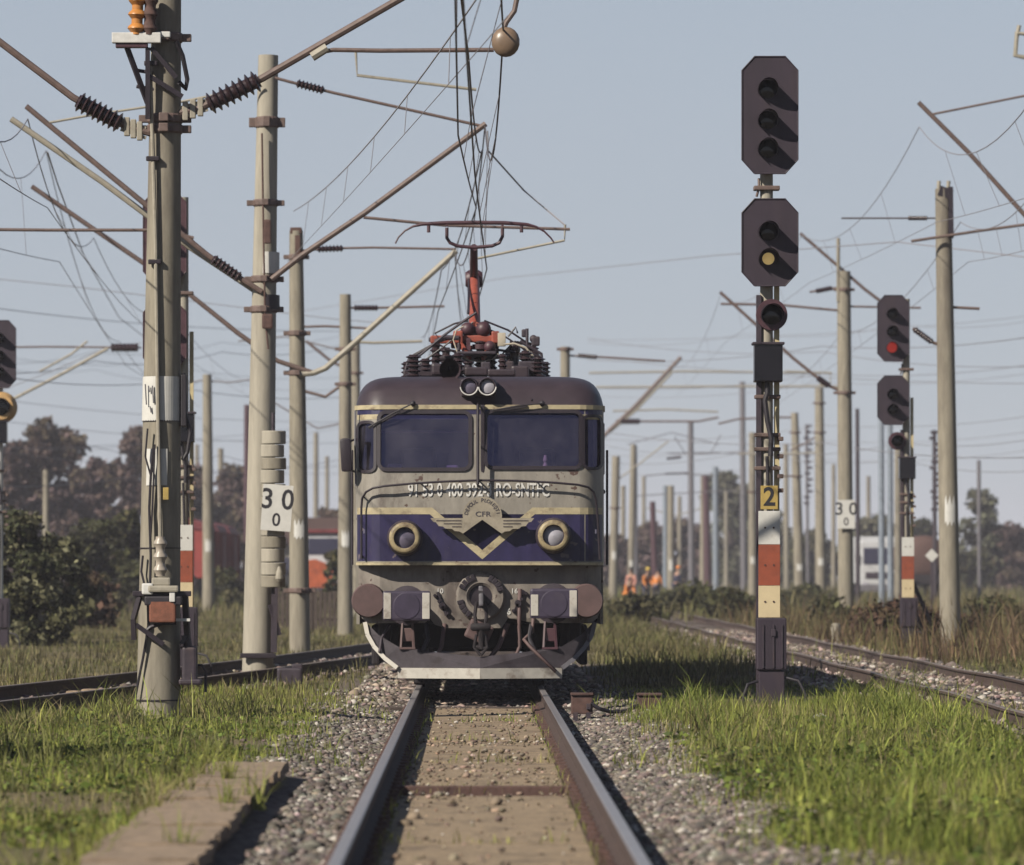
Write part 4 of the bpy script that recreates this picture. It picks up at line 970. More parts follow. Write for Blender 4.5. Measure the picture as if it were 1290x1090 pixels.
MB().tube([loc(bp_, *q, d) for q, d in (((222, 52), -.2), ((230, 70), -.15), ((236, 100), -.1), ((234, 112), -.1), ((226, 104), -.18))], .025).build('jumper_cable', M['cable_black'], bp_)
MB().tube([loc(bp_, 189, 78, -.20), loc(bp_, 196, 300, -.215), loc(bp_, 199, 520, -.238), loc(bp_, 202, 690, -.262)], .022, 8).build('conduit', M['tube_pale'], bp_, True)
b = MB()
for py in (80, 200, 330): b.box(loc(bp_, 190 + (py - 80) * .02, py, -.2), (.14, .08, .05), .01)
each(b, 'conduit_clip', M['trim'], bp_)
def wrap(t, py0, py1, a0, a1, mat, name, ex=.006):
    """sheet wrapped round the shaft between two heights"""
    k = t['_k']; b = MB(); L = []
    z0, z1 = CH - (py1 - 720) / k - t.location.z, CH - (py0 - 720) / k - t.location.z
    for i in range(25):
        a = math.radians(a0 + (a1 - a0) * i / 24); col = []
        for z, py in ((z0, py1), (z1, py0)):
            f = (905 - py) / (905 + 190); r = (56 + (33 - 56) * f) / 2 / k + ex
            xx = (X_at(212, t.location.y) - X_at(199, t.location.y)) * f
            col.append(b.bm.verts.new((xx + r * math.cos(a), r * math.sin(a), z)))
        L.append(col)
    for A, B in zip(L, L[1:]): b.bm.faces.new((A[0], B[0], B[1], A[1]))
    return b.build(name, M[mat], t), z0, z1
wp, z0, z1 = wrap(bp_, 475, 531, -185, 5, 'white', 'number_plate')
b = MB()
for px, py, h_ in ((183, 484, 26), (187, 486, 8), (192, 486, 22), (189, 512, 8)):
    b.bar(loc(bp_, px, py, -.245 + abs(px - 203) * .003), loc(bp_, px + 1.5, py + h_, -.245 + abs(px - 203) * .003), 0.014, .008, up=(0, 1, 0))
each(b, 'faded_stroke', M['steel_grey'], wp)
wrap(bp_, 566, 612, -131, -68, 'white', 'paper_notice', .009)
MB().box(loc(bp_, 209, 622, -.27), (.06, .03, .13), .005).build('padlock_tag', M['yellow'], bp_)
wrap(bp_, 530, 531.5, -180, 0, 'trim', 'strap'); wrap(bp_, 881, 883, -180, 0, 'trim', 'strap'); wrap(bp_, 690, 691.2, -180, 0, 'trim', 'strap')
# switch drive frame low on the pole
fr = MB(); fr.box(loc(bp_, 204, 748, -.36), (.62, .06, .055), .008).box(loc(bp_, 204, 748, .3), (.62, .06, .055), .008)
for px in (176, 232): fr.bar(loc(bp_, px, 748, -.36), loc(bp_, px, 748, .3), .06, .05)
fr.build('drive_frame', M['trim'], bp_)
b = MB(); b.bar(loc(bp_, 176, 752, -.36), loc(bp_, 168, 780, -.33), .05, .05).bar(loc(bp_, 168, 780, -.33), loc(bp_, 169, 806, -.3), .05, .05).bar(loc(bp_, 171, 787, -.32), loc(bp_, 206, 812, -.30), .045, .05).bar(loc(bp_, 233, 750, -.3), loc(bp_, 236, 800, -.2), .06, .06).bar(loc(bp_, 236, 800, -.2), loc(bp_, 228, 812, -.2), .05, .05)
b.tube([loc(bp_, *q, -.31) for q in ((184, 795), (190, 790), (205, 785), (222, 785))], .022)
b.build('drive_brace', M['trim'], bp_)
MB().box(loc(bp_, 206, 742, -.40), (.32, .14, .07), .02).box(loc(bp_, 203, 733, -.38), (.2, .10, .09), .02).build('drive_plate', M['tube_pale'], bp_)
MB().box(loc(bp_, 205, 770, -.36), (.28, .16, .24), .02).build('drive_motor', M['rust_orange'], bp_)
MB().box(loc(bp_, 206, 757, -.37), (.40, .14, .10), .02).build('drive_case', M['cable_black'], bp_)
MB().ribbed(loc(bp_, 202, 726, -.34), loc(bp_, 202, 676, -.34), .05, .075, 3).build('drive_insulator', M['insulator_pale'], bp_, True)
MB().box(loc(bp_, 230, 781, -.32), (.16, .03, .03)).box(loc(bp_, 217, 752, -.44), (.06, .03, .11), .01).box(loc(bp_, 186, 742, -.40), (.12, .1, .12), .02).build('drive_lever', M['letter_white'], bp_)
for pts, r in (([(193, 565), (190, 600), (188, 640), (190, 700), (189, 740)], .014), ([(180, 700), (178, 720), (184, 745)], .012), ([(186, 745), (187, 790), (180, 830), (170, 880)], .014), ([(186, 540), (183, 575), (190, 600)], .010), ([(195, 560), (192, 640), (189, 690)], .010)):
    MB().tube([loc(bp_, *q, -.30 + .004 * abs(q[0] - 199)) for q in pts], r, 6).build('cable', M['cable_black'], bp_)
MB().tube([loc(bp_, *q, -.05) for q in ((231, 470), (233, 500), (233, 520), (240, 545), (236, 570), (230, 580))], .022).box(loc(bp_, 232, 505, 0), (.06, .2, .55), .01).build('side_cable', M['cable_black'], bp_)
MB().box(loc(bp_, 239, 838, -.1), (.16, .2, .40), .03).box(loc(bp_, 240, 859, -.1), (.24, .26, .06), .02).tube([loc(bp_, 234, 800, -.1), loc(bp_, 238, 825, -.1)], .05).build('earth_switch', M['steel_dark'], bp_)
MB().tube([loc(bp_, *q, .3) for q in ((246, 838), (254, 838), (259, 846), (259, 872))], .015).build('earth_loop', M['steel_dark'], bp_)

# second pole, white, with counterweights beside it
Zw = 69.5
p2 = pole('whitish concrete pole with counterweights and a 30 sign hanging beside it', 324, 40, 338, 70, 25, Zw, 'concrete_pale', rings_=(152, 157, 256, 352, 390))
arm(p2, [(342, 352), (380, 322), (460, 268), (612, 156)], .042, dys=[-.2] * 4)
arm(p2, [(346, 98), (368, 104), (420, 117), (612, 160)], .022, mat='tube_brown', ins=((374, 105), (408, 114)), dys=[-.2] * 4, insr=(.03, .07), name='stay_tube')
arm(p2, [(448, 62), (450, 95), (600, 113)], .022, mat='tube_pale', dys=[-.2] * 3, name='registration_tube')
arm(p2, [(458, 274), (560, 284), (718, 289)], .022, mat='tube_brown', dys=[-.2] * 3, name='registration_tube')
arm(p2, [(712, 283), (711, 303), (600, 326)], .018, mat='tube_pale', dys=[-.2] * 3, name='steady_arm')
arm(p2, [(330, 368), (305, 352), (262, 322), (130, 214), (33, 134)], .040, ins=((302, 350), (268, 326)), dys=[-.2] * 5, insr=(.035, .085))
arm(p2, [(330, 372), (240, 312), (130, 230), (14, 150)], .045, mat='tube_pale', dys=[.2] * 4)
arm(p2, [(60, 155), (110, 146), (230, 128), (330, 108)], .018, mat='tube_pale', dys=[-.2] * 4, name='stay_tube')
arm(p2, [(-40, 289), (60, 290), (118, 290), (205, 290), (244, 300)], .024, mat='tube_brown', dys=[-.2] * 5, name='registration_tube')
MB().tube([loc(p2, *q, -.25) for q in ((330, 168), (332, 300), (334, 400), (338, 440))], .014).box(loc(p2, 337, 292, -.26), (.10, .08, .35), .02).box(loc(p2, 337, 405, -.26), (.16, .08, .22), .03).build('wheel_gear', M['rust'], p2)
wrp = MB(); wrp.lathe(loc(p2, 336.5, 345), loc(p2, 336.8, 318), [(0, 15.6 / 86.3), (1, 15.3 / 86.3)], 20).build('white_band', M['white'], p2, True)
MB().lathe(loc(p2, 336.5, 390), loc(p2, 336.6, 372), [(0, 16 / 86.3), (1, 15.8 / 86.3)], 20).build('dark_band', M['trim'], p2, True)
MB().box(loc(p2, 325, 826, -.25), (.52, .08, .07), .01).box(loc(p2, 325, 826, .28), (.52, .08, .07), .01).build('foot_clamp', M['trim'], p2)
MB().bar(loc(p2, 346, 740, -.25), loc(p2, 345, 822, -.25), .10, .09).bar(loc(p2, 340, 762, -.28), loc(p2, 352, 800, -.25), .06, .06).build('guide_rail', M['steel_dark'], p2)
# counterweight stack
cwz = Zw - .75; kc = F / cwz
cw = thing('counterweight', 'stack of round concrete tension weights hanging beside the whitish pole', 'counterweight', P(344, 740, cwz))
y = 740.0; i = 0
while y > 556:
    h_ = 15.5 + (i * 7 % 3); hh = h_ / kc; r = (15.2 + .5 * math.sin(i * 2.3)) / kc
    z = (740 - y) / kc
    MB().lathe((.01 * math.sin(i * 3), 0, z), (.01 * math.sin(i * 3), 0, z + hh - .012), [(0, r * .96), (.06, r), (.94, r), (1, r * .96)], 20).build('weight_disc', M['concrete_pale' if i % 3 else 'concrete'], cw, True, angle=30)
    y -= h_; i += 1
MB().tube([(0, 0, -.1), (0, 0, (740 - y) / kc + .25)], .025).build('weight_rod', M['steel_dark'], cw)
MB().lathe((.1, -.2, .08), (.1, -.2, .30), [(0, .03), (.2, .06), (.6, .05), (1, .02)], 10).build('weight_hook', M['tube_pale'], cw)
def sign(label, px, py, wpx, hpx, Z, tilt, big, small, group='white distance signs', off=0.0):
    k = F / Z; t = thing('distance_sign', label, 'sign', P(px, py, Z), group)
    Rm = Matrix.Rotation(math.radians(tilt), 4, 'Y'); w_, h_ = wpx / k, hpx / k
    pl_ = MB().box((0, 0, 0), (w_, .015, h_), .003, M=Rm).build('plate', M['white'], t)
    fn = lambda ox, oz: (lambda x, z: Rm @ Vector((ox + x, -.0095, oz + z)))
    put_text('digits', big, h_ * .62, M['letter_black'], t, fn(0, h_ * .17), .92 if off == 0 else 1.0, .006)
    put_text('digits', small, h_ * .40, M['letter_black'], t, fn(0, -h_ * .27), .95, .004)
    MB().box((0, .03, h_ * .3), (w_ * .7, .04, .03)).box((0, .03, -h_ * .3), (w_ * .7, .04, .03)).build('sign_bracket', M['steel_dark'], t)
    return t
sign('tilted white sign reading 30 over 0 strapped to the concrete counterweights', 349, 640, 38, 58, cwz - .24, 4, '3 0', '0')
# the other poles of the main row and the left
p3 = pole('third concrete pole in the left row just right of the 30 sign', 378, 27, 373, 291, 17, 89.0, 'concrete', rings_=(324, 420, 470, 744), marks=((668, 20),))
arm(p3, [(376, 472), (395, 470), (410, 464), (440, 438), (575, 316)], .055, mat='tube_pale', ins=None, dys=[-.15] * 5)
arm(p3, [(378, 316), (420, 313), (470, 312), (575, 314)], .022, mat='tube_brown', ins=((400, 314), (432, 313)), dys=[-.15] * 4, insr=(.03, .07), name='stay_tube')
arm(p3, [(395, 470), (350, 455), (300, 420), (240, 372), (120, 290), (40, 235)], .045, mat='tube_brown', dys=[-.15] * 6)
MB().box(loc(p3, 373, 291), (.22, .22, .12), .02).box(loc(p3, 375, 310, -.2), (.10, .06, .4), .01).build('pole_cap', M['rust'], p3)
p4 = pole('concrete pole beside the locomotive mirror with one thin dark band', 435, 20, 435, 371, 14, 118.0, 'concrete', rings_=(440, 484), marks=((680, 18),))
arm(p4, [(436, 388), (470, 388), (560, 386)], .03, mat='tube_brown', ins=((446, 388), (476, 388)), name='stay_tube')
p5 = pole('short looking concrete pole rising just left of the locomotive roof', 449, 12, 448, 430, 11, 160.0, 'concrete', rings_=(470,))
p6 = pole('concrete pole standing in grass in front of the red wagon', 263, 16, 261, 472, 11, 172.0, 'concrete', marks=((688, 14),))
p7 = pole('thin pale concrete post far behind the red wagons', 279, 7, 278, 565, 7, 330.0, 'concrete')
p8 = pole('concrete post standing alone behind the left bushes', 58, 9, 58, 592, 8, 200.0, 'concrete', group=None)
p9 = pole('dark rusty steel mast behind the wagons left of the white pole', 311, 9, 311, 510, 7, 250.0, 'panto_dark', name='steel_mast', cat='mast', group='steel masts', segs=8)
# the right-hand poles
pA = pole('tall concrete pole with two pins on top at the right edge', 1198, 27, 1188, 238, 20, 97.0, 'concrete', marks=((645, 30),))
for q in (1182, 1194): MB().tube([loc(pA, q, 242), loc(pA, q + 1, 228)], .04, 8).build('top_pin', M['tube_pale'], pA)
MB().bar(loc(pA, 1183, 240, -.1), loc(pA, 1199, 246, -.1), .12, .2).bar(loc(pA, 1197, 236, -.1), loc(pA, 1198, 300, -.2), .1, .12).build('top_plate', M['trim'], pA)
arm(pA, [(1190, 274), (1177, 275), (1060, 275)], .018, mat='wire', ins=((1168, 275), (1144, 275)), name='stay_wire', insr=(.03, .05))
arm(pA, [(1300, 282), (1240, 290), (1148, 304)], .03, mat='tube_brown', dys=[-.3] * 3, name='registration_tube')
arm(pA, [(1196, 387), (1234, 389)], .03, mat='tube_brown', name='bracket')
arm(pA, [(1196, 438), (1176, 432), (1150, 414)], .035, mat='tube_brown', ins=((1174, 431), (1152, 415)), insr=(.03, .07))
pB = pole('concrete pole with a spike on top carrying a white 30 sign', 1066, 20, 1063, 342, 17, 133.0, 'concrete', rings_=(365, 495))
MB().tube([loc(pB, 1056, 380, -.1), loc(pB, 1056, 300, -.1)], .05).build('spike', M['concrete'], pB)
arm(pB, [(1058, 362), (1020, 368)], .03, mat='tube_brown', ins=((1048, 363), (1028, 367)), name='stay_tube', insr=(.04, .08))
arm(pB, [(1064, 392), (980, 384), (908, 383)], .035, mat='tube_brown', name='registration_tube')
arm(pB, [(1060, 386), (1160, 388)], .03, mat='tube_brown', name='registration_tube')
arm(pB, [(1064, 495), (1040, 484), (1000, 452), (907, 368)], .045, mat='tube_brown', ins=((1044, 486), (1030, 476)), insr=(.05, .10))
arm(pB, [(1130, 395), (1090, 365), (1008, 294)], .045, mat='tube_brown')
sign('small distant white 30 sign on the spiked concrete pole', 1066, 648, 22, 36, 133.0 - .30, 0, '3 0', '0', off=1)
FAR = [  # label, px base, width base, px top, py top, width top, Z, material, rings, marks
 ('pale concrete pole with a white patch just right of the locomotive', 772, 11, 776, 575, 10, 262, 'concrete', (640,), ((700, 10),)),
 ('thin concrete pole second to the right of the locomotive', 794, 9, 798, 560, 7, 300, 'concrete', (), ((710, 8),)),
 ('concrete pole right of the dark leaning mast with workers below', 845, 10, 845, 612, 8, 320, 'concrete', (), ((712, 14),)),
 ('pale concrete pole close beside a dark rusty mast', 885, 8, 886, 600, 7, 330, 'concrete', (), ()),
 ('concrete pole tucked behind the left side of the tall signal', 948, 11, 948, 545, 9, 245, 'concrete', (620,), ((706, 9),)),
 ('slim concrete pole first to the right of the tall signal', 1008, 14, 1001, 520, 9, 240, 'concrete', (545, 600), ((715, 8),)),
 ('concrete pole second to the right of the tall signal', 1034, 14, 1032, 489, 11, 232, 'concrete', (508, 545), ((708, 9),)),
 ('concrete pole hidden behind the mast of the red light signal', 1131, 9, 1131, 555, 8, 230, 'concrete', (), ()),
 ('concrete pole top sticking up behind the locomotive roof', 712, 14, 712, 437, 12, 140, 'concrete', (440,), ()),
]
FAR += [
 ('pale far pole between the locomotive and the second right pole', 785, 6, 785, 612, 6, 420, 'concrete', (), ()),
 ('far pole just right of the bluish mast by the workers', 856, 6, 856, 625, 5, 430, 'concrete', (), ()),
 ('far thin pole left of the very tall dark blue mast', 915, 6, 915, 618, 5, 430, 'concrete', (), ()),
 ('far pole between the tall blue mast and the tall signal', 926, 5, 926, 632, 5, 470, 'concrete', (), ()),
 ('far pole right of the tall signal mast, left of the slim poles', 991, 7, 990, 560, 6, 380, 'concrete', (), ()),
 ('far pole close left of the spiked concrete pole', 1050, 6, 1050, 585, 5, 420, 'concrete', (), ()),
 ('far thin pole between the spiked pole and the blue mast pair', 1094, 6, 1094, 600, 5, 420, 'concrete', (), ()),
 ('far pole between the dark leaning mast and the second right pole', 811, 5, 811, 600, 5, 460, 'concrete', (), ()),
 ('far pole at left between the big pole and the slim pole', 248, 6, 248, 560, 5, 380, 'concrete', (), ()),
 ('far pole behind the orange vehicle', 398, 7, 398, 545, 6, 330, 'concrete', (), ()),
 ('far pole between the third pole and the mirror pole', 412, 6, 412, 575, 5, 400, 'concrete', (), ()),
]
fp = {}
for (lb, pb, wb, pt, yt, wt, Z, m_, rg, mk) in FAR:
    fp[pb] = pole(lb, pb, wb, pt, yt, wt, Z, m_, rings_=rg, marks=mk, segs=12)
MASTS = [
 ('dark short mast leaning slightly beside the orange workers', 826, 9, 822, 632, 7, 290, 'panto_dark'),
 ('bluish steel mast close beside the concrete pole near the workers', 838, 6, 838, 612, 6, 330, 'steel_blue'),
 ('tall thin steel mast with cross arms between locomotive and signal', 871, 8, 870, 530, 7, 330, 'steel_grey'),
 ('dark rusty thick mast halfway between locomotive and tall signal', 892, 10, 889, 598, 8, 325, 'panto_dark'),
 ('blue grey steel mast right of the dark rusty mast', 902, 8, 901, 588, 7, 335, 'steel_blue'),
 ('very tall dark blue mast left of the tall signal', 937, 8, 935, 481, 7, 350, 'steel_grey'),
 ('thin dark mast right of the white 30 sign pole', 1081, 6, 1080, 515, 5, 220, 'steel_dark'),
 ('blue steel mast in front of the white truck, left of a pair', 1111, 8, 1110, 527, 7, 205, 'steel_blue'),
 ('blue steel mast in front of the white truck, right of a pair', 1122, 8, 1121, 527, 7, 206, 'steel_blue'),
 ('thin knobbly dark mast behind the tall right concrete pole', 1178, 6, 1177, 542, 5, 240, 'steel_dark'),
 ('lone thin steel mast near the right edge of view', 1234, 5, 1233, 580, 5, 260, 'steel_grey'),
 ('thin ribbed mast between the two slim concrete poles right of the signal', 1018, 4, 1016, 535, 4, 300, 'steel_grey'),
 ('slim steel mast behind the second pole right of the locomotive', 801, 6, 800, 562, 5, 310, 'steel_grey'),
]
for (lb, pb, wb, pt, yt, wt, Z, m_) in MASTS:
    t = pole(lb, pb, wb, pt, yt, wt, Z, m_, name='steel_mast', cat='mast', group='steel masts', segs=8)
    if pb == 1178 or pb == 1018:
        b = MB(); H = CH - (yt - 720) / (F / Z)
        for q in range(14): b.box((random.uniform(-.12, .12), 0, H * (.55 + .035 * q)), (.35, .2, .16), .03)
        each(b, 'lamp_fitting', M['steel_dark'], t)
def arm2(t, pts, r, **k): return arm(t, pts, r, **k)
t = fp[712]; arm(t, [(714, 448), (735, 449), (760, 450), (838, 455)], .03, ins=((728, 448), (752, 450)), name='stay_tube', insr=(.04, .07))
t = fp[772]
arm(t, [(758, 552), (770, 540), (800, 512), (858, 450)], .11, mat='tube_brown'); arm(t, [(766, 546), (800, 518), (846, 470)], .07, mat='tube_pale')
arm(t, [(742, 470), (860, 468), (1048, 470)], .06, mat='tube_pale', name='portal_tube'); arm(t, [(750, 488), (900, 487), (1062, 487)], .06, mat='tube_pale', name='portal_tube')
arm(t, [(776, 530), (800, 531), (880, 531), (905, 526)], .06, mat='tube_brown', ins=((782, 531), (806, 531)), insr=(.1, .18), name='stay_tube')
arm(t, [(772, 518), (840, 516), (905, 519)], .05, mat='tube_pale', name='stay_tube')
arm(t, [(776, 606), (806, 584), (842, 556)], .04, mat='tube_pale')
t = fp[1034]; arm(t, [(1032, 484), (1046, 486), (1046, 470), (990, 468)], .05, mat='tube_pale', name='portal_tube')
arm(t, [(1032, 548), (1012, 560), (995, 568)], .04); arm(t, [(1034, 570), (990, 572), (930, 572)], .04, mat='tube_pale')
t = fp[1008]; arm(t, [(1001, 526), (980, 526), (930, 528), (905, 534)], .05, mat='tube_brown', name='stay_tube'); arm(t, [(1002, 600), (985, 600), (975, 610)], .05)
t = fp[885]; 
arm(t, [(886, 640), (850, 650), (815, 640)], .04, mat='tube_pale'); arm(t, [(840, 578), (858, 576)], .09, mat='steel_dark', name='insulator_string'); arm(t, [(838, 597), (872, 596)], .07, mat='steel_dark', name='insulator_string')
arm(t, [(850, 550), (862, 570), (895, 572), (908, 548)], .035, mat='steel_grey', name='wire_loop'); arm(t, [(840, 571), (900, 570), (990, 575)], .035, mat='steel_grey', name='stay_wire')
t = fp[845]; arm(t, [(812, 600), (846, 596), (900, 600)], .035, mat='steel_grey', name='stay_wire'); arm(t, [(800, 625), (846, 622), (930, 618)], .035, mat='steel_grey', name='stay_wire'); arm(t, [(790, 560), (846, 545), (905, 560)], .03, mat='steel_grey', name='stay_wire')
# strut whose pole stands outside the right edge
pr = pole('concrete pole just outside the right edge holding a long strut', 1330, 30, 1322, 120, 22, 92.0, 'concrete')
arm(pr, [(1320, 302), (1290, 270), (1220, 192), (1157, 129)], .045, mat='tube_brown', dys=[-.15] * 4)
arm(pr, [(1318, 112), (1290, 121), (1170, 145)], .022, mat='tube_brown', dys=[-.15] * 3, name='stay_tube')
arm(pr, [(1300, 44), (1281, 42), (1279, 70), (1300, 74)], .05, mat='tube_pale', name='bracket'); arm(pr, [(1281, 46), (1284, 32)], .04, mat='tube_pale', name='bracket_pin')
# ------------------------------------------------------------------ overhead wires
def sagline(a, b_, sag, n=14):
    return [a.lerp(b_, t) - Vector((0, 0, 4 * sag * t * (1 - t))) for t in np.linspace(0, 1, n)]
def overhead(label, sup, rm=.011, rc=.010, sag=.9, ndrop=7, mat='wire', group='overhead contact lines'):
    """sup: supports (messenger point, contact point); spans between them"""
    t = thing('overhead_line', label, 'overhead line', (0, 0, 0), group)
    mp = []; cp = []; dr = MB(); drops = []
    for (m0, c0), (m1, c1) in zip(sup, sup[1:]):
        ms = sagline(m0, m1, sag, 15); cs = sagline(c0, c1, .04, 15)
        mp += ms[:-1]; cp += cs[:-1]
        for q in range(1, ndrop + 1):
            i = q / (ndrop + 1) * 14; a = int(i); f = i - a
            drops.append((ms[a].lerp(ms[a + 1], f), cs[a].lerp(cs[a + 1], f)))
    mp.append(sup[-1][0]); cp.append(sup[-1][1])
    MB().tube(mp, rm, 5).build('messenger_wire', M[mat], t); MB().tube(cp, rc, 5).build('contact_wire', M[mat], t)
    for a, c in drops: MB().tube([a, c], .0045, 4).build('dropper', M[mat], t)
    return t
V3 = lambda x, y, z: Vector((x, y, z))
overhead('main overhead line with droppers meeting the raised pantograph', [
    (V3(-.1, 14, 7.6), V3(-.28, 14, 5.72)), (P(634, 38, 50.9), P(583, 60, 37.5).lerp(V3(0.0, 59.8, 5.79), .6)), (P(611, 158, 69.4), V3(.12, 69.4, 5.83)), (P(573, 320, 88.9), V3(-.2, 88.9, 5.8)), (P(590, 400, 128), V3(.2, 128, 5.8)), (V3(0, 185, 7.3), V3(-.2, 185, 5.8))], ndrop=5)
overhead('second pair of wires running beside the main overhead line above the pantograph', [
    (V3(-.5, 20, 7.9), V3(-.2, 20, 6.1)), (P(590, 70, 50.9), P(577, 170, 50.9)), (P(607, 190, 69.3), P(600, 262, 69.3)), (P(556, 340, 88.8), P(552, 392, 88.8)), (V3(-1.6, 140, 8.3), V3(-1.6, 140, 6.6))], ndrop=3, sag=.35)
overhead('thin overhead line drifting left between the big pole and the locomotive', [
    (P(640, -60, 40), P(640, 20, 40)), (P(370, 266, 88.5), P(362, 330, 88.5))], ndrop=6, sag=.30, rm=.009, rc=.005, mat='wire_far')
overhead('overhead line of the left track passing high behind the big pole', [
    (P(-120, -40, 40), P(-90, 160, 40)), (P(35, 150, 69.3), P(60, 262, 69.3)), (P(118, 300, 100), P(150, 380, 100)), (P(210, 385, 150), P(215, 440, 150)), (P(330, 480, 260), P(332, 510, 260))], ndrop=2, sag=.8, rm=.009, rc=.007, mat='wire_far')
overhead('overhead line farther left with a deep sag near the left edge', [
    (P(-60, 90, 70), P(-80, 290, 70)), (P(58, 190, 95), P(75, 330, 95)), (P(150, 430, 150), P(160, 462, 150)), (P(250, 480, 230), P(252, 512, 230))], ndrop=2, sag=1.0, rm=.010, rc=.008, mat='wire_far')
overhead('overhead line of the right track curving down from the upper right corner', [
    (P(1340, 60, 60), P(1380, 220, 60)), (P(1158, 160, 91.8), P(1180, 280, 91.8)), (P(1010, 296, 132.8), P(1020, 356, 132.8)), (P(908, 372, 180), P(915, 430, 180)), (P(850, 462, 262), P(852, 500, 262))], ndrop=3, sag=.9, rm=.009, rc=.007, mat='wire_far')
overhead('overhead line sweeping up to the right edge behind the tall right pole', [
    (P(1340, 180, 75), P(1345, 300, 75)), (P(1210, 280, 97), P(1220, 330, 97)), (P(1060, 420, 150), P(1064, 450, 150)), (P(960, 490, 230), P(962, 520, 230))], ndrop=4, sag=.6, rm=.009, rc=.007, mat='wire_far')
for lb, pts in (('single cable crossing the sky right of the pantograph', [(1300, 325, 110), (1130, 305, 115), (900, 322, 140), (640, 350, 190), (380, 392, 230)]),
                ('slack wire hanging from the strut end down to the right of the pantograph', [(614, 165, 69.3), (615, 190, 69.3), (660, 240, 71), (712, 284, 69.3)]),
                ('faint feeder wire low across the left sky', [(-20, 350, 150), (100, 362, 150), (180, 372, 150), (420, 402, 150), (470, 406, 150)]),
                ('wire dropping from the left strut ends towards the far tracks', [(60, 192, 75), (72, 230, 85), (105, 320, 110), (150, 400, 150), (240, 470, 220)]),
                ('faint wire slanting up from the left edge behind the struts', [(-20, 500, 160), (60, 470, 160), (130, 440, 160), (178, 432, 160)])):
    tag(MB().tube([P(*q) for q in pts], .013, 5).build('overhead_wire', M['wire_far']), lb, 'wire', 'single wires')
nr_ = random.Random(5)
for i in range(26):
    side = i % 2; Z0 = nr_.uniform(120, 300); x0, x1 = ((-40, 440) if side == 0 else (740, 1330)); y0 = nr_.uniform(400, 600)
    sp = nr_.choice((1, 2, 2, 3)); pts = [P(x0 + (x1 - x0) * q / 36, y0 + (34 if side == 0 else -34) * (q / 36 - .5) * (1 if i % 3 else -1) + 9 * 4 * ((q * sp % 36) / 36) * (1 - (q * sp % 36) / 36), Z0 + (20 * q if side == 0 else 720 - 20 * q) * .13) for q in range(37)]
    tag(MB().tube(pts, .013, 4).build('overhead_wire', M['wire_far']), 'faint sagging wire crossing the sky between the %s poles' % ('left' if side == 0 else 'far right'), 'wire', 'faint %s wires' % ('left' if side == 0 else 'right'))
for lb, pts, Z in (('thick rod insulator hanging in the sky left of the big pole', [(138, 438), (176, 438)], 150), ('long bar reaching up from the left edge towards a rod insulator', [(10, 506), (60, 480), (136, 440)], 150)):
    pass
pl_ = pole('concrete pole outside the left edge reaching in with a long strut', -30, 16, -30, 380, 13, 150, 'concrete')
arm(pl_, [(-24, 520), (18, 502), (80, 470), (136, 439)], .05, mat='tube_pale'); arm(pl_, [(-24, 438), (60, 437), (178, 438)], .03, mat='tube_brown', ins=((140, 438), (174, 438)), insr=(.10, .14), name='stay_tube')
arm(pl_, [(50, 468), (90, 446), (110, 430)], .035, mat='tube_pale')
for q in ((1, 0),):
    arm(p4, [(378, 412), (410, 411), (470, 414)], .03, name='stay_tube', mat='tube_brown'); arm(p4, [(432, 484), (410, 500), (380, 492)], .04, name='registration_tube', mat='tube_brown')
    arm(p4, [(436, 430), (470, 432), (532, 430)], .035, mat='tube_pale', name='registration_tube'); arm(p5, [(449, 470), (418, 456), (386, 430)], .05, mat='tube_brown')
    arm(p6, [(261, 478), (240, 482), (200, 486)], .03, mat='wire_far', name='stay_wire'); arm(p6, [(261, 480), (290, 482), (330, 476)], .03, mat='wire_far', name='stay_wire')
    arm(p5, [(300, 430), (360, 424), (449, 446)], .03, mat='wire_far', name='stay_wire'); arm(p5, [(340, 504), (400, 540), (449, 530)], .03, mat='wire_far', name='stay_wire')

# ------------------------------------------------------------------ small trackside objects
def cablebox(label, px, py, wpx, hpx, Z):
    k = F / Z; w_, h_ = wpx / k, hpx / k
    t = thing('track_box', label, 'box', (X_at(px, Z), Z, GZ - .05), 'rusty connection boxes')
    MB().box((0, 0, .05 + h_ / 2), (w_, .22, h_), .015).build('case', M['rust'], t)
    MB().box((0, -.01, .06 + h_), (w_ * 1.06, .25, .025), .006).build('lid', M['rust'], t)
    MB().box((w_ * .3, -.12, .05 + h_ * .4), (w_ * .2, .04, h_ * .3), .005).box((-w_ * .3, -.05, -.02), (.05, .16, .18)).box((w_ * .3, -.05, -.02), (.05, .16, .18)).build('bracket', M['steel_dark'], t)
    return t
cablebox('rusty connection box close beside the right rail in front of the locomotive', 733, 896, 27, 24, 52.5)
cablebox('rusty connection box in the grass edge, right end of the sagging cable', 818, 893, 30, 22, 53)
tag(MB().tube([P(*q) for q in ((744, 886, 52.4), (755, 893, 52.4), (770, 897, 52.5), (788, 896, 52.6), (804, 889, 52.9))], .022).build('cable', M['cable_black']), 'black cable sagging between the two rusty connection boxes', 'cable')
pk = thing('marker_post', 'short post with a round pale disc among the left bushes', 'marker', P(57, 812, 100), None)
MB().tube([(0, 0, -.1), (0, 0, .55)], .05).build('post', M['tube_brown'], pk); MB().lathe((0, .0, .62), (0, -.05, .62), [(0, .16), (1, .155)], 20).build('disc', M['tube_pale'], pk)
lt = MB().sphere((0, 0, 0), .055, 1, 1, .8, 8, 5).box((.05, 0, .02), (.08, .05, .05), .01, M=Matrix.Rotation(.5, 4, 'Y')).build('litter', M['letter_white'], None, True, loc=P(1030, 905, 51)); tag(lt, 'crumpled white litter in the grass right of the tall signal', 'litter')
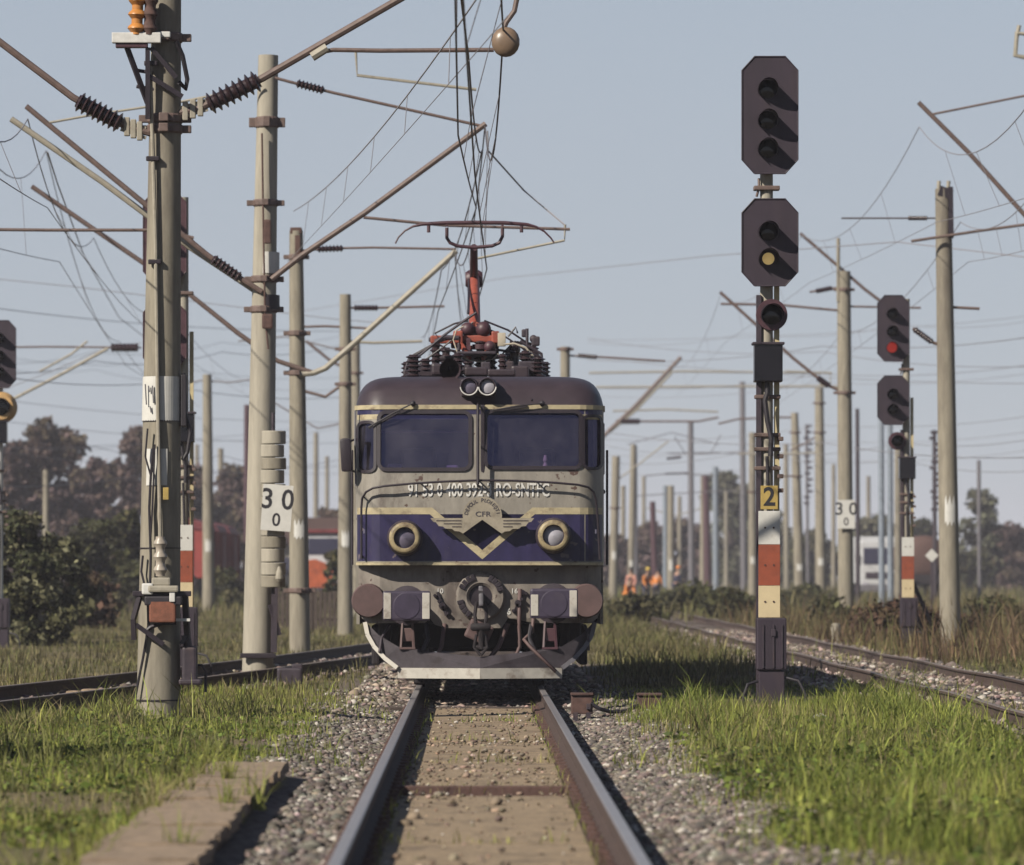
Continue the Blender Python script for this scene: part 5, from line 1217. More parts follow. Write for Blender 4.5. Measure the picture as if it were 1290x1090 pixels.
def stump(label, px, py, Z, r):
    tag(MB().lathe((0, 0, -.1), (0, 0, .3), [(0, r), (.8, r * .9), (1, r * .7)], 10).build('stump', M['tube_pale'], None, True, loc=P(px, py, Z)), label, 'marker')
stump('small pale stub post beside the right track rails', 1053, 802, 108, .12)
# low rubble heap near the left track
rb = MB()
for k in range(7):
    rb.box((random.uniform(-.4, .4), random.uniform(-.9, .9), random.uniform(-.05, .0)), (random.uniform(.12, .3), random.uniform(.12, .3), random.uniform(.08, .14)), .03, rz=random.uniform(0, 3))
tag(rb.build('rubble', M['concrete_slab'], None, loc=P(132, 872, 60)), 'broken pale concrete rubble between the left track rails and the grass', 'rubble')
tag(MB().box((0, 0, .1), (.35, .3, .26), .03).box((.1, .2, .2), (.15, .2, .16), .02).build('switch_box', M['steel_dark'], None, loc=P(365, 862, 67)), 'low dark switch box in the grass beside the whitish pole foot', 'box')

# ------------------------------------------------------------------ vehicles, fence, people in the distance
def wagon(label, X, Y, W_=2.9, H_=3.95, L_=9.6, rz=0.0):
    t = thing('freight_wagon', label, 'wagon', (X, Y, 0), 'red freight wagons', rz)
    MB().box((0, L_ / 2, 2.25), (W_, L_, 2.3), .03).build('body', M['wagon_red'], t)
    b = MB(); b.prism([(-W_ / 2 - .05, 3.4), (W_ / 2 + .05, 3.4), (W_ / 2 - .15, 3.75), (W_ / 4, 3.95), (-W_ / 4, 3.95), (-W_ / 2 + .15, 3.75)], -.05, L_ + .05); b.build('roof', M['wagon_roof'], t)
    b = MB()
    for x in (-1.4, -.75, 0, .75, 1.4): b.box((x, -.05, 2.25), (.10, .12, 2.3))
    each(b, 'end_rib', M['wagon_red'], t)
    for s in (-1, 1):
        b = MB()
        for q in range(7): b.box((s * (W_ / 2 + .04), .3 + q * (L_ - .6) / 6, 2.25), (.10, .10, 2.3))
        each(b, 'side_rib', M['wagon_red'], t)
        MB().box((s * (W_ / 2 + .06), L_ / 2, 2.2), (.08, 2.2, 2.1), .02).build('door', M['wagon_roof'], t)
        MB().lathe((s * .87, -.05, 1.05), (s * .87, -.6, 1.05), [(0, .1), (.8, .1), (.8, .22), (1, .22)], 14).build('buffer', M['steel_dark'], t)
        for yy in (1.6, L_ - 1.6): MB().lathe((s * .70, yy, .48), (s * .83, yy, .48), [(0, .5), (.3, .47), (1, .46)], 18).build('wheel', M['steel_dark'], t)
    MB().box((0, L_ / 2, .9), (2.4, L_ - .2, .35)).build('underframe', M['under'], t)
    return t
for i, lb in enumerate(('red covered freight wagon nearest us with its sunlit end behind the big pole', 'second red freight wagon in the row, partly behind the slim pole', 'third red freight wagon in the row, seen left of the white pole')):
    wagon(lb, -14.25 + .02 * i, 226 + i * 10.9)
# road-rail vehicle in orange and white behind the fence
Yv = 205; kv = F / Yv
rv = thing('track_vehicle', 'orange track maintenance vehicle with a white cab behind the left poles', 'maintenance vehicle', (X_at(404, Yv), Yv, 0))
MB().box((0, 2, 1.0), (2.4, 6.5, 1.0), .08).prism([(-1.2, .6), (1.2, .6), (1.2, 1.4), (-.2, 1.95), (-1.2, 1.75)], -1.4, -1.0).build('body', M['orange'], rv)
cb = MB().box((.1, 1.2, 2.3), (2.0, 1.9, 1.5), .1).build('cab', M['vehicle_white'], rv)
MB().box((.1, .235, 2.5), (1.3, .03, .7), .01).build('windscreen', M['glass_plain'], cb)
MB().box((1.11, 1.2, 2.5), (.03, 1.2, .7), .01).build('side_window', M['glass_plain'], cb)
MB().box((.1, 1.2, 3.15), (2.2, 2.2, .16), .04).build('cab_roof', M['wagon_roof'], rv)
for s in (-1, 1):
    MB().lathe((s * .95, -.2, .5), (s * 1.2, -.2, .5), [(0, .5), (1, .5), (1, .2)], 20).build('wheel', M['cable_black'], rv)
    MB().lathe((s * .8, -1.40, 1.05), (s * .8, -1.45, 1.05), [(0, .12), (1, .1)], 14).build('headlight', M['lens_pale'], rv)
    MB().lathe((s * .95, 4.2, .5), (s * 1.2, 4.2, .5), [(0, .5), (1, .5), (1, .2)], 20).build('wheel', M['cable_black'], rv)
MB().box((0, -1.5, .62), (2.3, .16, .22), .02).build('bumper', M['steel_dark'], rv)
# plank fence
fz = 126
fe = thing('plank_fence', 'weathered dark plank fence left of the locomotive between the poles', 'fence', (X_at(350, fz), fz, GZ))
b = MB(); wl_ = (440 - 350) / (F / fz); q = 0.0
while q < wl_:
    b.box((q, random.uniform(-.01, .01), .52 + random.uniform(-.03, .03)), (.10, .025, 1.04), .004, rz=random.uniform(-.05, .05)); q += .125
o = b.build('boards', M['wood_dark'], fe); o['kind'] = 'stuff'
for q in (.3, .85): MB().box((wl_ / 2, .03, q), (wl_ + .1, .04, .07)).build('rail', M['wood_dark'], fe)
for q in np.linspace(0, wl_, 3): MB().box((q, .08, .55), (.1, .1, 1.2), .01).build('post', M['wood_dark'], fe)
# white truck
Yt = 262
tk = thing('truck', 'white flat-fronted truck parked behind the blue steel masts', 'truck', (X_at(1112, Yt), Yt, GZ))
cb = MB().box((0, 1.0, 2.05), (2.5, 2.0, 2.5), .12).build('cab', M['vehicle_white'], tk)
MB().box((0, -.02, 2.42), (2.1, .04, .9), .02).build('windscreen', M['glass_plain'], cb); MB().box((0, -.02, 1.35), (1.9, .04, .35), .02).build('grille', M['steel_dark'], cb)
for s in (-1, 1):
    MB().box((s * 1.26, .9, 2.4), (.03, .9, .7), .01).build('side_window', M['glass_plain'], cb)
    MB().box((s * 1.42, -.05, 2.3), (.18, .15, .5), .03).build('mirror', M['trim'], cb)
    MB().box((s * .95, -.04, .85), (.35, .06, .2), .02).build('headlight', M['lens_pale'], cb)
    for yy in (1.0, 6.5): MB().lathe((s * .95, yy, .5), (s * 1.25, yy, .5), [(0, .5), (1, .5), (1, .25), (.9, .2)], 20).build('wheel', M['cable_black'], tk)
MB().box((0, .05, .65), (2.4, .3, .4), .05).build('bumper', M['steel_grey'], tk)
MB().box((0, 5.0, 2.2), (2.5, 5.6, 2.6), .05).build('cargo_box', M['vehicle_white'], tk); MB().box((0, 4, .8), (1.0, 7.5, .3)).build('chassis', M['under'], tk)
Yd = 255
dw = thing('tank_wagon', 'dark tank wagon half hidden between the red light signal and the tall right pole', 'wagon', (X_at(1166, Yd), Yd, 0))
MB().lathe((0, 0, 2.1), (0, 9, 2.1), [(-.02, .6), (0, 1.1), (.04, 1.25), (.96, 1.25), (1, 1.1), (1.02, .6)], 24).build('tank', M['rust'], dw, True, angle=50)
MB().box((0, 4.5, .85), (2.2, 9.4, .35), .03).box((0, -.2, 1.0), (2.4, .2, .5), .02).build('underframe', M['under'], dw)
for s in (-1, 1):
    MB().lathe((s * .87, -.25, 1.05), (s * .87, -.7, 1.05), [(0, .1), (.8, .1), (.8, .22), (1, .22)], 14).build('buffer', M['steel_dark'], dw)
    for yy in (1.5, 7.5): MB().lathe((s * .70, yy, .48), (s * .83, yy, .48), [(0, .5), (.3, .47), (1, .46)], 18).build('wheel', M['steel_dark'], dw)
Rd = Matrix.Rotation(math.radians(45), 4, 'Y')
ds = thing('diamond_sign', 'small pale diamond sign just left of the tall right concrete pole', 'sign', P(1174, 700, 150)); MB().box((0, 0, 0), (.30, .03, .30), .01, M=Rd).build('plate', M['white'], ds); MB().tube([(0, .04, .2), (0, .04, -2.1)], .04).build('post', M['steel_dark'], ds)
hs_ = thing('house', 'low house with a brownish red roof behind the orange vehicle', 'house', (X_at(410, 330), 330, GZ))
MB().box((0, 3, 1.7), (9, 6, 3.4)).build('wall', M['concrete_pale'], hs_); MB().prism([(-5, 3.35), (5, 3.35), (3.2, 5.3), (-3.2, 5.3)], -.4, 6.4).build('roof', M['rust'], hs_)
for x in (-3, 0, 3): MB().box((x, -.02, 1.9), (1.1, .06, 1.3), .01).build('window', M['glass_plain'], hs_)
b = MB().box((0, 0, .1), (3.2, 1.2, .22), .05); tag(b.build('concrete_slab', M['white'], None, loc=P(1285, 790, 140)), 'pale concrete slab in the grass at the right edge', 'slab')

def skin_mesh(nodes, edges):
    me = bpy.data.meshes.new('s'); me.from_pydata([n_[0] for n_ in nodes], edges, [])
    o = bpy.data.objects.new('s', me); COL.objects.link(o)
    md = o.modifiers.new('k', 'SKIN'); sv = me.skin_vertices[0].data
    for i, n_ in enumerate(nodes):
        r = n_[1]; sv[i].radius = r if isinstance(r, tuple) else (r, r)
    sv[0].use_root = True; o.modifiers.new('b', 'SUBSURF').levels = 1
    dg = bpy.context.evaluated_depsgraph_get(); out = bpy.data.meshes.new_from_object(o.evaluated_get(dg))
    COL.objects.unlink(o); bpy.data.objects.remove(o); return out
def person(label, X, Y, top, legs, hat=None, crouch=0.0, rz=0.0, lean=0.1, hair=True):
    t = thing('person', label, 'person', (X, Y, GZ), 'workers in the distance', rz)
    hip = .92 - .42 * crouch; f = -crouch
    sh = Vector((0, -lean - .25 * crouch, hip + .50 - .12 * crouch)); nk = sh + Vector((0, -.03 - .05 * crouch, .10)); hd = nk + Vector((0, -.05, .15))
    nodes = [((0, 0, hip), (.15, .11)), ((0, -lean * .5 - .1 * crouch, hip + .25), (.14, .10)), (tuple(sh), (.15, .10)), (tuple(nk), .055), (tuple(hd - Vector((0, 0, .03))), (.075, .085)), (tuple(hd + Vector((0, .01, .09))), (.07, .085))]
    edges = [(0, 1), (1, 2), (2, 3), (3, 4), (4, 5)]; jac = list(nodes[:3]); je = [(0, 1), (1, 2)]; tr = [nodes[0]]; te = []
    jac = [(p, (r[0] + .02, r[1] + .02)) for p, r in jac]; tr = [(nodes[0][0], (.165, .125))]
    hands = MB()
    for s in (-1, 1):
        i = len(nodes); ap = [(sh + Vector((s * .19, 0, -.02)), .055), (sh + Vector((s * .24, -.02 - .08 * crouch, -.29)), .043), (sh + Vector((s * .22, -.18 - .1 * crouch, -.50)), .033), (sh + Vector((s * .22, -.23 - .1 * crouch, -.57)), .036)]
        nodes += [(tuple(p), r) for p, r in ap]; edges += [(2, i), (i, i + 1), (i + 1, i + 2), (i + 2, i + 3)]
        j = len(jac); jac += [(tuple(p), r + .018) for p, r in ap[:3]]; je += [(2, j), (j, j + 1), (j + 1, j + 2)]
        hp = ap[3][0]
        for q, (dx, ln) in enumerate(((-.03, .065), (-.01, .075), (.01, .07), (.03, .055))): hands.tube([hp + Vector((dx, 0, 0)), hp + Vector((dx, -.02, -ln * .6)), hp + Vector((dx, -.01, -ln))], [.010, .009, .007], 6)
        hands.tube([hp + Vector((-s * .03, -.01, .02)), hp + Vector((-s * .055, -.03, -.02))], [.011, .008], 6)
        i = len(nodes); lp = [(Vector((s * .10, 0, hip - .05)), .085), (Vector((s * .14, -.05 - .40 * crouch, hip * .52 + .10 * crouch)), .062), (Vector((s * .13, .03 + .02 * crouch, .09)), .043), (Vector((s * .14, -.12, .045)), .04)]
        nodes += [(tuple(p), r) for p, r in lp]; edges += [(0, i), (i, i + 1), (i + 1, i + 2), (i + 2, i + 3)]
        j = len(tr); tr += [(tuple(p), r + .02) for p, r in lp[:3]]; te += [(0, j), (j, j + 1), (j + 1, j + 2)]
        sh_ = MB().box(tuple(lp[3][0] + Vector((0, .06, -.01))), (.10, .27, .08), .03).build('boot', M['cable_black'], t)
    def mk(name, nd, ed, mt):
        me = skin_mesh(nd, ed); me.materials.append(M[mt]); o = bpy.data.objects.new(name, me); COL.objects.link(o); o.parent = t
        for p in me.polygons: p.use_smooth = True
        return o
    bd = mk('body', nodes, edges, 'skin'); mk('jacket', jac, je, top); mk('trousers', tr, te, legs)
    hands.build('fingers', M['skin'], bd)
    fz_ = hd + Vector((0, -.085, .02))
    MB().box(fz_ + Vector((0, -.015, -.01)), (.025, .03, .045), .008).build('nose', M['skin'], bd)
    MB().sphere(fz_ + Vector((-.03, .005, .02)), .011).sphere(fz_ + Vector((.03, .005, .02)), .011).box(fz_ + Vector((0, .005, -.05)), (.05, .01, .01)).build('face', M['trim'], bd)
    if hat: MB().lathe(hd + Vector((0, .0, .08)), hd + Vector((0, 0, .21)), [(0, .14), (.08, .125), (.5, .115), (.85, .07), (1, .0)], 16).build('helmet', M[hat], t, True)
    else: MB().sphere(hd + Vector((0, .02, .07)), .10, .95, 1.05, .9).build('hair', M['trim'], t, True)
    return t
person('worker crouching in bright orange overalls right of the locomotive', X_at(789, 236), 236, 'hi_vis', 'hi_vis', None, 1.0, .4)
person('worker in a pale pink jacket standing behind the crouching one', X_at(796, 243), 243, 'hi_vis_pink', 'hi_vis_pink', None, .1, -.3)
person('worker wearing a yellow helmet and an orange jacket', X_at(813, 246), 246, 'hi_vis', 'navy', 'hat_yellow', .15, .6)
person('worker in an orange jacket beside the dark leaning mast', X_at(826, 250), 250, 'hi_vis', 'navy', None, .2, 2.6)
person('worker in dark clothes with an orange helmet standing apart at right', X_at(851, 246), 246, 'navy', 'navy', 'hi_vis', 0, 2.2)

# ------------------------------------------------------------------ trees and bushes
def leafcloud(blobs, n, size, cols, seed, flat=.6):
    r = np.random.default_rng(seed); wts = np.array([b_[3] * b_[4] * b_[5] for b_ in blobs]) ** .75; wts /= wts.sum()
    idx = r.choice(len(blobs), n, p=wts); B = np.array(blobs)[idx]
    d = r.normal(size=(n, 3)); d /= np.linalg.norm(d, axis=1, keepdims=True)
    rad = r.random(n) ** .40 * (1 + .22 * np.sin(d[:, 0] * 5 + B[:, 0] * 9) * np.sin(d[:, 2] * 6 + B[:, 1] * 7))
    c = B[:, :3] + d * rad[:, None] * B[:, 3:6]
    u = r.normal(size=(n, 3)); u /= np.linalg.norm(u, axis=1, keepdims=True); v = np.cross(u, r.normal(size=(n, 3))); v /= np.linalg.norm(v, axis=1, keepdims=True)
    s = size * r.lognormal(0, .35, n)[:, None]
    q = np.stack([c - u * s, c + v * s * flat, c + u * s, c - v * s * flat], 1).reshape(-1, 3)
    T = np.arange(n * 4).reshape(n, 4)
    C_ = np.array(cols); ci = r.choice(len(cols), len(blobs)); t = C_[np.where(r.random(n) < .65, ci[idx], r.choice(len(cols), n))] * r.lognormal(0, .28, (n, 1))
    return q, T, np.repeat(np.clip(t, .004, .6), 4, 0)
def tree(label, X, Z, H, R, cols, n, size, seed, name='tree', cat='tree', group=None, trunk=.35, nb=34, low=.25, zb=GZ):
    r = random.Random(seed); t = thing(name, label, cat, (X, Z, zb), group)
    blobs = []
    for k in range(nb):
        f = (k + .5) / nb; z = H * (low + (1 - low) * f * .93); wdt = R * (1 - abs(f - .42) ** 1.6 * 1.5)
        a = r.uniform(0, 6.28); q = r.uniform(.25, .95) * max(wdt, .15 * R); s = R * r.uniform(.22, .42)
        blobs.append((q * math.cos(a), q * math.sin(a), z, s, s, s * r.uniform(.6, .95)))
    q, T, tint = leafcloud(blobs, n, size, cols, seed)
    np_mesh('crown', q, T, M['leaf'], tint, t)
    b = MB(); r0 = H * .025
    b.tube([(0, 0, -.2), (r.uniform(-.1, .1), 0, H * .3), (r.uniform(-.2, .2), r.uniform(-.2, .2), H * .6), (0, 0, H * .9)], [r0 * 1.3, r0, r0 * .6, r0 * .15], 8)
    for bl in blobs[::2]: b.tube([(0, 0, max(.1, bl[2] - bl[3] * 1.6)), (bl[0] * .6, bl[1] * .6, bl[2] - bl[3] * .3), bl[:3]], [r0 * .5, r0 * .35, r0 * .12], 5)
    b.build('trunk', M['bark'], t)
    return t
PURP = [(.13, .088, .086), (.16, .11, .095), (.10, .068, .07), (.13, .10, .066)]
OLIVE = [(.085, .085, .035), (.06, .062, .028), (.11, .095, .045), (.045, .045, .028)]
DARKG = [(.06, .066, .03), (.04, .042, .022), (.11, .105, .05), (.20, .19, .11)]
PALE = [(.13, .135, .085), (.10, .10, .07), (.16, .15, .10)]
REDD = [(.09, .05, .035), (.07, .045, .03), (.11, .075, .04)]
TREES = [  # label, px, top py, half width px, Z, colours, n, leaf
 ('wide dark tree at far left behind the bushes, tallest of its clump', 62, 520, 52, 300, PURP, 5200, .28),
 ('dark tree left of the short concrete post near the left edge', 18, 545, 34, 290, PURP, 3000, .28),
 ('lower dark tree filling the dip before the big pole', 118, 566, 36, 295, PURP, 3200, .28),
 ('dark tree directly behind the big left pole', 172, 527, 34, 310, PURP, 3800, .28),
 ('dark tree between the big pole and the slim concrete pole', 240, 575, 36, 315, PURP, 3000, .28),
 ('dark tree behind the red wagons left of the whitish pole', 296, 578, 34, 330, PURP, 3000, .28),
 ('reddish brown tree above the orange vehicle', 418, 632, 26, 350, REDD, 2200, .24),
 ('dim tree just right of the locomotive behind the poles', 770, 668, 24, 420, PURP, 1800, .3),
 ('dim rounded tree behind the orange workers', 815, 654, 26, 430, PURP, 2200, .3),
 ('dim tree behind the tall mast with cross arms', 862, 646, 24, 440, PURP, 2200, .3),
 ('pale tall tree left of the tall signal', 920, 586, 34, 450, PALE, 3600, .3),
 ('pale green tree directly behind the tall signal', 968, 640, 30, 440, PALE, 2600, .3),
 ('dim tree behind the slim poles right of the tall signal', 1020, 668, 34, 430, OLIVE, 2400, .3),
 ('pale tree behind the red light signal', 1098, 644, 34, 420, PALE, 2400, .3),
 ('olive tree between the red light signal and the tall right pole', 1160, 650, 30, 420, OLIVE, 2400, .3),
 ('loose tall tree with see-through crown right of the tall right pole', 1232, 606, 26, 380, PALE, 1500, .26),
 ('round dim tree at the right edge', 1272, 655, 34, 380, PURP, 3000, .3),
 ('lower olive tree beside the lone thin mast', 1222, 690, 28, 370, OLIVE, 2000, .28),
]
for i, (lb, px, py, hw, Z, cols, n_, sz) in enumerate(TREES):
    k = F / Z; tree(lb, X_at(px, Z), Z, CH - (py + 6 - 720) / k - GZ, hw * 1.25 / k, cols, int(n_ * 2.4), sz * .72, 100 + i, group='trees along the horizon', low=.06, nb=44)
BUSH = [  # px, top py, half width px, Z
 ('big dark leafy bush filling the left edge', 20, 640, 58, 104, DARKG, 5200, .075),
 ('leafy bush right of the big left-edge bush', 74, 672, 42, 110, DARKG, 3400, .075),
 ('low dark bush at the foot of the left-edge bushes', 40, 735, 46, 100, DARKG, 2600, .07),
 ('olive bush behind the marker post', 120, 655, 44, 165, OLIVE, 3200, .11),
 ('olive bush against the left side of the big pole', 165, 640, 36, 175, OLIVE, 3000, .11),
 ('reddish dry shrub left of the big pole', 112, 722, 34, 130, REDD, 1800, .08),
 ('olive bush behind the big pole foot', 205, 660, 40, 190, OLIVE, 2600, .12),
 ('small bush under the red wagons', 285, 715, 26, 200, OLIVE, 1600, .1),
 ('grey green bush beside the plank fence', 335, 720, 30, 170, OLIVE, 1600, .1),
 ('bush behind the plank fence left of the locomotive', 424, 690, 18, 180, OLIVE, 1400, .1),
 ('scrubby bush right of the locomotive flank', 800, 752, 34, 150, OLIVE, 1700, .09),
 ('low bush in front of the dark rusty mast', 872, 742, 46, 170, OLIVE, 2200, .1),
 ('low bush left of the tall signal boards', 918, 746, 36, 160, OLIVE, 1800, .09),
 ('reddish scrub at the foot of the red light signal', 1120, 762, 52, 104, REDD, 2400, .07),
 ('reddish scrub at the foot of the tall right pole', 1185, 775, 44, 100, REDD, 2000, .07),
 ('olive scrub right of the tall right pole', 1246, 760, 50, 120, OLIVE, 2200, .08),
 ('olive scrub at the foot of the spiked pole', 1050, 760, 40, 130, OLIVE, 1800, .08),
 ('dry bush between the slim poles and the tall signal', 1010, 742, 36, 200, OLIVE, 1600, .11),
]
for i, (lb, px, py, hw, Z, cols, n_, sz) in enumerate(BUSH):
    k = F / Z; tree(lb, X_at(px, Z), Z, CH - (py - 720) / k - GZ, hw * 1.15 / k, cols, int(n_ * 1.5), sz * .85, 300 + i, name='bush', cat='bush', group='bushes', low=.06, nb=30)
tree('unseen bush added outside the left edge to cast shade on the grass', -4.95, 39.6, 1.8, .8, DARKG, 2600, .05, 411, name='bush', cat='bush', group='bushes', low=.1)  # out-of-view shadow caster, added for the dark band on the grass

# ------------------------------------------------------------------ grass and weeds
def blades(name, xy, hmin, hmax, wd, cols, seed, lean=.5, dz=-.01):
    r = np.random.default_rng(seed); n = len(xy)
    h = r.uniform(hmin, hmax, n) * (0.75 + .55 * wob(xy[:, 0], xy[:, 1], 1.3, 21)); h = np.clip(h * r.lognormal(0, .35, n), hmin * .4, hmax * 1.7)
    a = r.uniform(0, 6.28, n); L = r.uniform(.1, 1, n) * lean * h; la = r.uniform(0, 6.28, n)
    w_ = wd * r.uniform(.6, 1.4, n)
    z0 = ground_z(xy[:, 0], xy[:, 1]) + dz; B = np.stack([xy[:, 0], xy[:, 1], z0], 1)
    sd = np.stack([np.cos(a), np.sin(a), 0 * a], 1) * w_[:, None] / 2; ld = np.stack([np.cos(la), np.sin(la), 0 * la], 1)
    up = np.array([0, 0, 1.0])
    mid = B + up * (h * .6)[:, None] + ld * (L * .35)[:, None]; tipp = B + up * h[:, None] + ld * L[:, None]
    q = np.stack([B - sd, B + sd, mid + sd * .8, mid - sd * .8, tipp], 1).reshape(-1, 3)
    o = (np.arange(n) * 5)[:, None]; T = np.concatenate([o + [0, 1, 2], o + [0, 2, 3], o + [3, 2, 4]], 0)
    C_ = np.array(cols); pn = wob(xy[:, 0], xy[:, 1], .8, 33) + r.normal(0, .35, n)
    ci = np.clip(((pn + 1.0) / 2.0 * len(cols)).astype(int), 0, len(cols) - 1)
    t = C_[ci] * r.lognormal(0, .28, (n, 1)) * np.clip(1.05 + .45 * wob(xy[:, 0], xy[:, 1], 1.7, 91), .45, 1.7)[:, None]
    return tag(np_mesh(name, q, T, M['grass'], np.repeat(np.clip(t, .005, .6), 5, 0)), kind='stuff')
GREEN = [(.24, .19, .11), (.16, .205, .04), (.23, .27, .05), (.30, .31, .068), (.18, .19, .055), (.24, .195, .095), (.34, .30, .13)]
DRY = [(.13, .14, .045), (.155, .15, .06), (.20, .17, .08), (.14, .12, .06), (.10, .085, .045)]
RDRY = [(.12, .115, .045), (.16, .13, .06), (.17, .11, .065), (.12, .075, .05)]
rightok = lambda q: (q[:, 0] > 1.75 + .35 * wob(q[:, 0], q[:, 1], 1.5, 9) + RNG.normal(0, .22, len(q))) & ((np.abs(q[:, 0] - RT) > 1.35) | (RNG.random(len(q)) < .04)) & (wob(q[:, 0], q[:, 1], 1.6, 51) > -.3 + RNG.normal(0, .28, len(q)))
leftok = lambda q: (q[:, 0] < -1.75 - .35 * wob(q[:, 0], q[:, 1], 1.5, 9) + RNG.normal(0, .25, len(q))) & ~((q[:, 0] > -2.2) & (q[:, 0] < -1.4) & (q[:, 1] < 37.2)) & (np.abs(q[:, 0] - left_track_x(q[:, 1])) > 1.0) & (wob(q[:, 0], q[:, 1], 1.6, 52) > -.1 + RNG.normal(0, .28, len(q)))
blades('grass', scatter(150000, 1.4, 9, 22, 56, rightok, 1.0), .04, .19, .008, GREEN, 1)
blades('tall_grass', scatter(30000, 1.9, 8, 26, 56, lambda q: rightok(q) & (wob(q[:, 0], q[:, 1], 1.0, 61) > .15) & ~((np.abs(q[:, 0] - 3.3) < .7) & (q[:, 1] > 45)) & ((q[:, 1] > 40) | (RNG.random(len(q)) < .3))), .10, .30, .010, GREEN, 2, .8)
blades('grass', scatter(150000, -7, -1.4, 22, 62, leftok, 1.0), .03, .13, .008, GREEN, 3)
blades('tall_grass', scatter(9000, -7, -1.4, 40, 70, lambda q: leftok(q) & (wob(q[:, 0], q[:, 1], 1.3, 62) > .1)), .06, .20, .010, GREEN, 4, .8)
blades('grass', scatter(26000, 1.5, 9, 55, 66, rightok), .02, .07, .010, GREEN, 11)
blades('meadow', scatter(90000, 1.6, 16, 64, 150, lambda q: rightok(q) & (np.abs(q[:, 0] - RT) > 1.9), 1.2), .05, .18, .018, DRY, 5)
blades('meadow', scatter(90000, -18, -1.6, 60, 150, leftok, 1.2), .05, .20, .018, DRY, 6)
blades('tall_grass', scatter(26000, 2.2, 7.5, 44, 55.5, lambda q: rightok(q) & (wob(q[:, 0], q[:, 1], 2.1, 63) > .0) & ~((np.abs(q[:, 0] - 3.3) < .55) & (q[:, 1] > 46))), .07, .24, .012, GREEN[1:5], 12, .8)
blades('weeds', scatter(3500, -5.0, -2.4, 44, 52, lambda q: leftok(q) & (wob(q[:, 0], q[:, 1], 1.6, 64) > .2)), .10, .32, .012, GREEN[1:5], 13, .9)
blades('weeds', scatter(2600, -1.9, -1.0, 38, 62, lambda q: wob(q[:, 0], q[:, 1], 1.6, 65) > .35), .06, .22, .010, GREEN[1:5], 14, .8)
blades('weeds', scatter(2600, 1.1, 2.0, 36, 62, lambda q: wob(q[:, 0], q[:, 1], 1.6, 66) > .35), .06, .22, .010, GREEN[1:5], 15, .8)
blades('weeds', scatter(5000, 4.6, 8.0, 44, 100, lambda q: wob(q[:, 0], q[:, 1], 1.2, 67) > .25), .08, .26, .012, GREEN[1:], 16, .8)
blades('weeds', np.stack([RNG.uniform(-.6, .6, 420), RNG.choice([22, 28.3, 34.65, 40.2, 45.35, 51.05], 420) + RNG.normal(0, .12, 420)], 1), .03, .12, .008, GREEN[1:], 17, .9, dz=.06)
blades('weeds', np.stack([RNG.choice([-.62, .62], 700) + RNG.normal(0, .02, 700), RNG.uniform(24, 56, 700)], 1), .03, .10, .007, GREEN[1:], 18, .9, dz=.05)
def tufts(n, x0, x1, y0, y1, ok, per, rad, seed):
    r = np.random.default_rng(seed); c = np.stack([r.uniform(x0, x1, n), r.uniform(y0, y1, n)], 1); c = c[ok(c)]
    return (c[:, None] + r.normal(0, 1, (len(c), per, 2)) * rad * r.lognormal(0, .4, (len(c), 1, 1))).reshape(-1, 2)
okR = lambda q: (q[:, 0] > 1.9) & ~((np.abs(q[:, 0] - 3.3) < .6) & (q[:, 1] > 47)) & (np.abs(q[:, 0] - RT) > 1.5)
okL = lambda q: (q[:, 0] < -2.3) & (np.abs(q[:, 0] - left_track_x(q[:, 1])) > 1.2)
blades('weeds', tufts(110, 1.9, 6.5, 26, 56, okR, 70, .10, 41), .14, .36, .012, [(.20, .25, .05), (.28, .30, .07), (.14, .17, .04), (.30, .25, .11)], 42, 1.1)
blades('weeds', tufts(40, 3.4, 5.2, 47, 56, okR, 110, .14, 45), .18, .42, .012, [(.22, .28, .05), (.30, .32, .07), (.17, .21, .045)], 46, 1.0)
blades('weeds', tufts(70, -5.5, -2.2, 30, 56, okL, 70, .11, 43), .10, .30, .012, [(.15, .16, .05), (.22, .22, .07), (.10, .11, .035), (.26, .21, .11)], 44, 1.1)
blades('weeds', np.stack([-2.12 + RNG.normal(0, .05, 2600), RNG.uniform(22, 37.5, 2600)], 1), .06, .22, .009, GREEN[1:], 19, 1.0)
blades('weeds', tufts(8, -2.1, -1.5, 23, 37.4, lambda q: q[:, 0] < 9, 40, .05, 47), .12, .24, .008, GREEN[1:5], 48, 1.0, dz=.06)
blades('weeds', scatter(16000, 7.6, 18, 78, 150, None, 1.0), .30, .75, .022, RDRY, 7, .7)
blades('weeds', scatter(9000, 2.2, 5.0, 70, 150, rightok), .12, .34, .02, DRY, 8, .8)
blades('meadow', scatter(70000, -60, 60, 150, 420, lambda q: np.abs(q[:, 0]) > 2.0, 1.3), .25, .6, .05, DRY, 9)
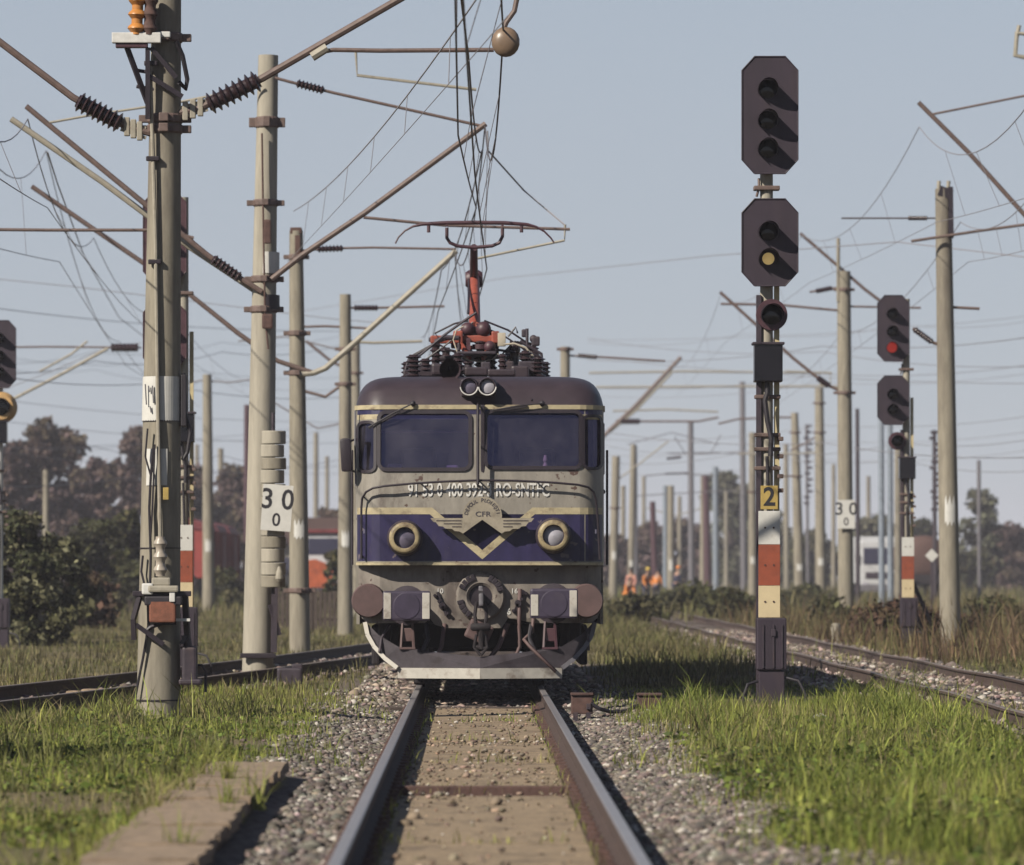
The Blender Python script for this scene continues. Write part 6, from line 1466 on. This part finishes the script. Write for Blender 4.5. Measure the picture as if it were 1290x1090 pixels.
def lowplants(name, xy, size, hmax, cols, seed):
    r = np.random.default_rng(seed); n = len(xy)
    c = np.stack([xy[:, 0], xy[:, 1], ground_z(xy[:, 0], xy[:, 1]) + hmax * r.random(n) ** 1.5 * (.6 + .4 * wob(xy[:, 0], xy[:, 1], 3, 71))], 1)
    u = r.normal(size=(n, 3)) * [1, 1, .5]; u /= np.linalg.norm(u, axis=1, keepdims=True); v = np.cross(u, r.normal(size=(n, 3))); v /= np.linalg.norm(v, axis=1, keepdims=True)
    s = size * r.lognormal(0, .3, n)[:, None]
    q = np.stack([c - u * s, c + v * s * .6, c + u * s, c - v * s * .6], 1).reshape(-1, 3)
    t = np.array(cols)[r.choice(len(cols), n)] * r.lognormal(0, .25, (n, 1))
    return tag(np_mesh(name, q, np.arange(n * 4).reshape(n, 4), M['grass'], np.repeat(np.clip(t, .004, .7), 4, 0)), kind='stuff')
PL = [(.13, .18, .035), (.18, .23, .04), (.08, .11, .028), (.24, .26, .06), (.16, .15, .06)]
lowplants('ground_cover', scatter(70000, 1.7, 7, 22, 48, lambda q: rightok(q) & (wob(q[:, 0], q[:, 1], 1.0, 81) > -.2), 1.0), .026, .16, PL, 21)
lowplants('ground_cover', scatter(45000, -6, -1.8, 22, 52, lambda q: leftok(q) & (wob(q[:, 0], q[:, 1], 1.0, 82) > 0), 1.0), .024, .12, PL, 22)
lowplants('flowers', scatter(1500, 1.9, 6, 22, 42, lambda q: rightok(q) & (wob(q[:, 0], q[:, 1], 1.0, 81) > .1)), .009, .20, [(.55, .45, .03), (.45, .40, .05)], 23)
lowplants('flowers', scatter(900, -6, -1.9, 22, 42, leftok), .009, .14, [(.5, .42, .04)], 24)
# ------------------------------------------------------------------ air
hz = MB().box((0, 900, 12), (1400, 2100, 27)).build('haze', M['wire'], None)
hz['kind'] = 'stuff'
hm = bpy.data.materials.new('haze'); hm.use_nodes = True; n = hm.node_tree.nodes; n.remove(n['Principled BSDF'])
pv = n.new('ShaderNodeVolumePrincipled'); pv.inputs['Color'].default_value = (.82, .80, .90, 1); pv.inputs['Density'].default_value = 0.00030; pv.inputs['Anisotropy'].default_value = 0.0
hm.node_tree.links.new(pv.outputs[0], n['Material Output'].inputs['Volume']); hz.data.materials[0] = hm
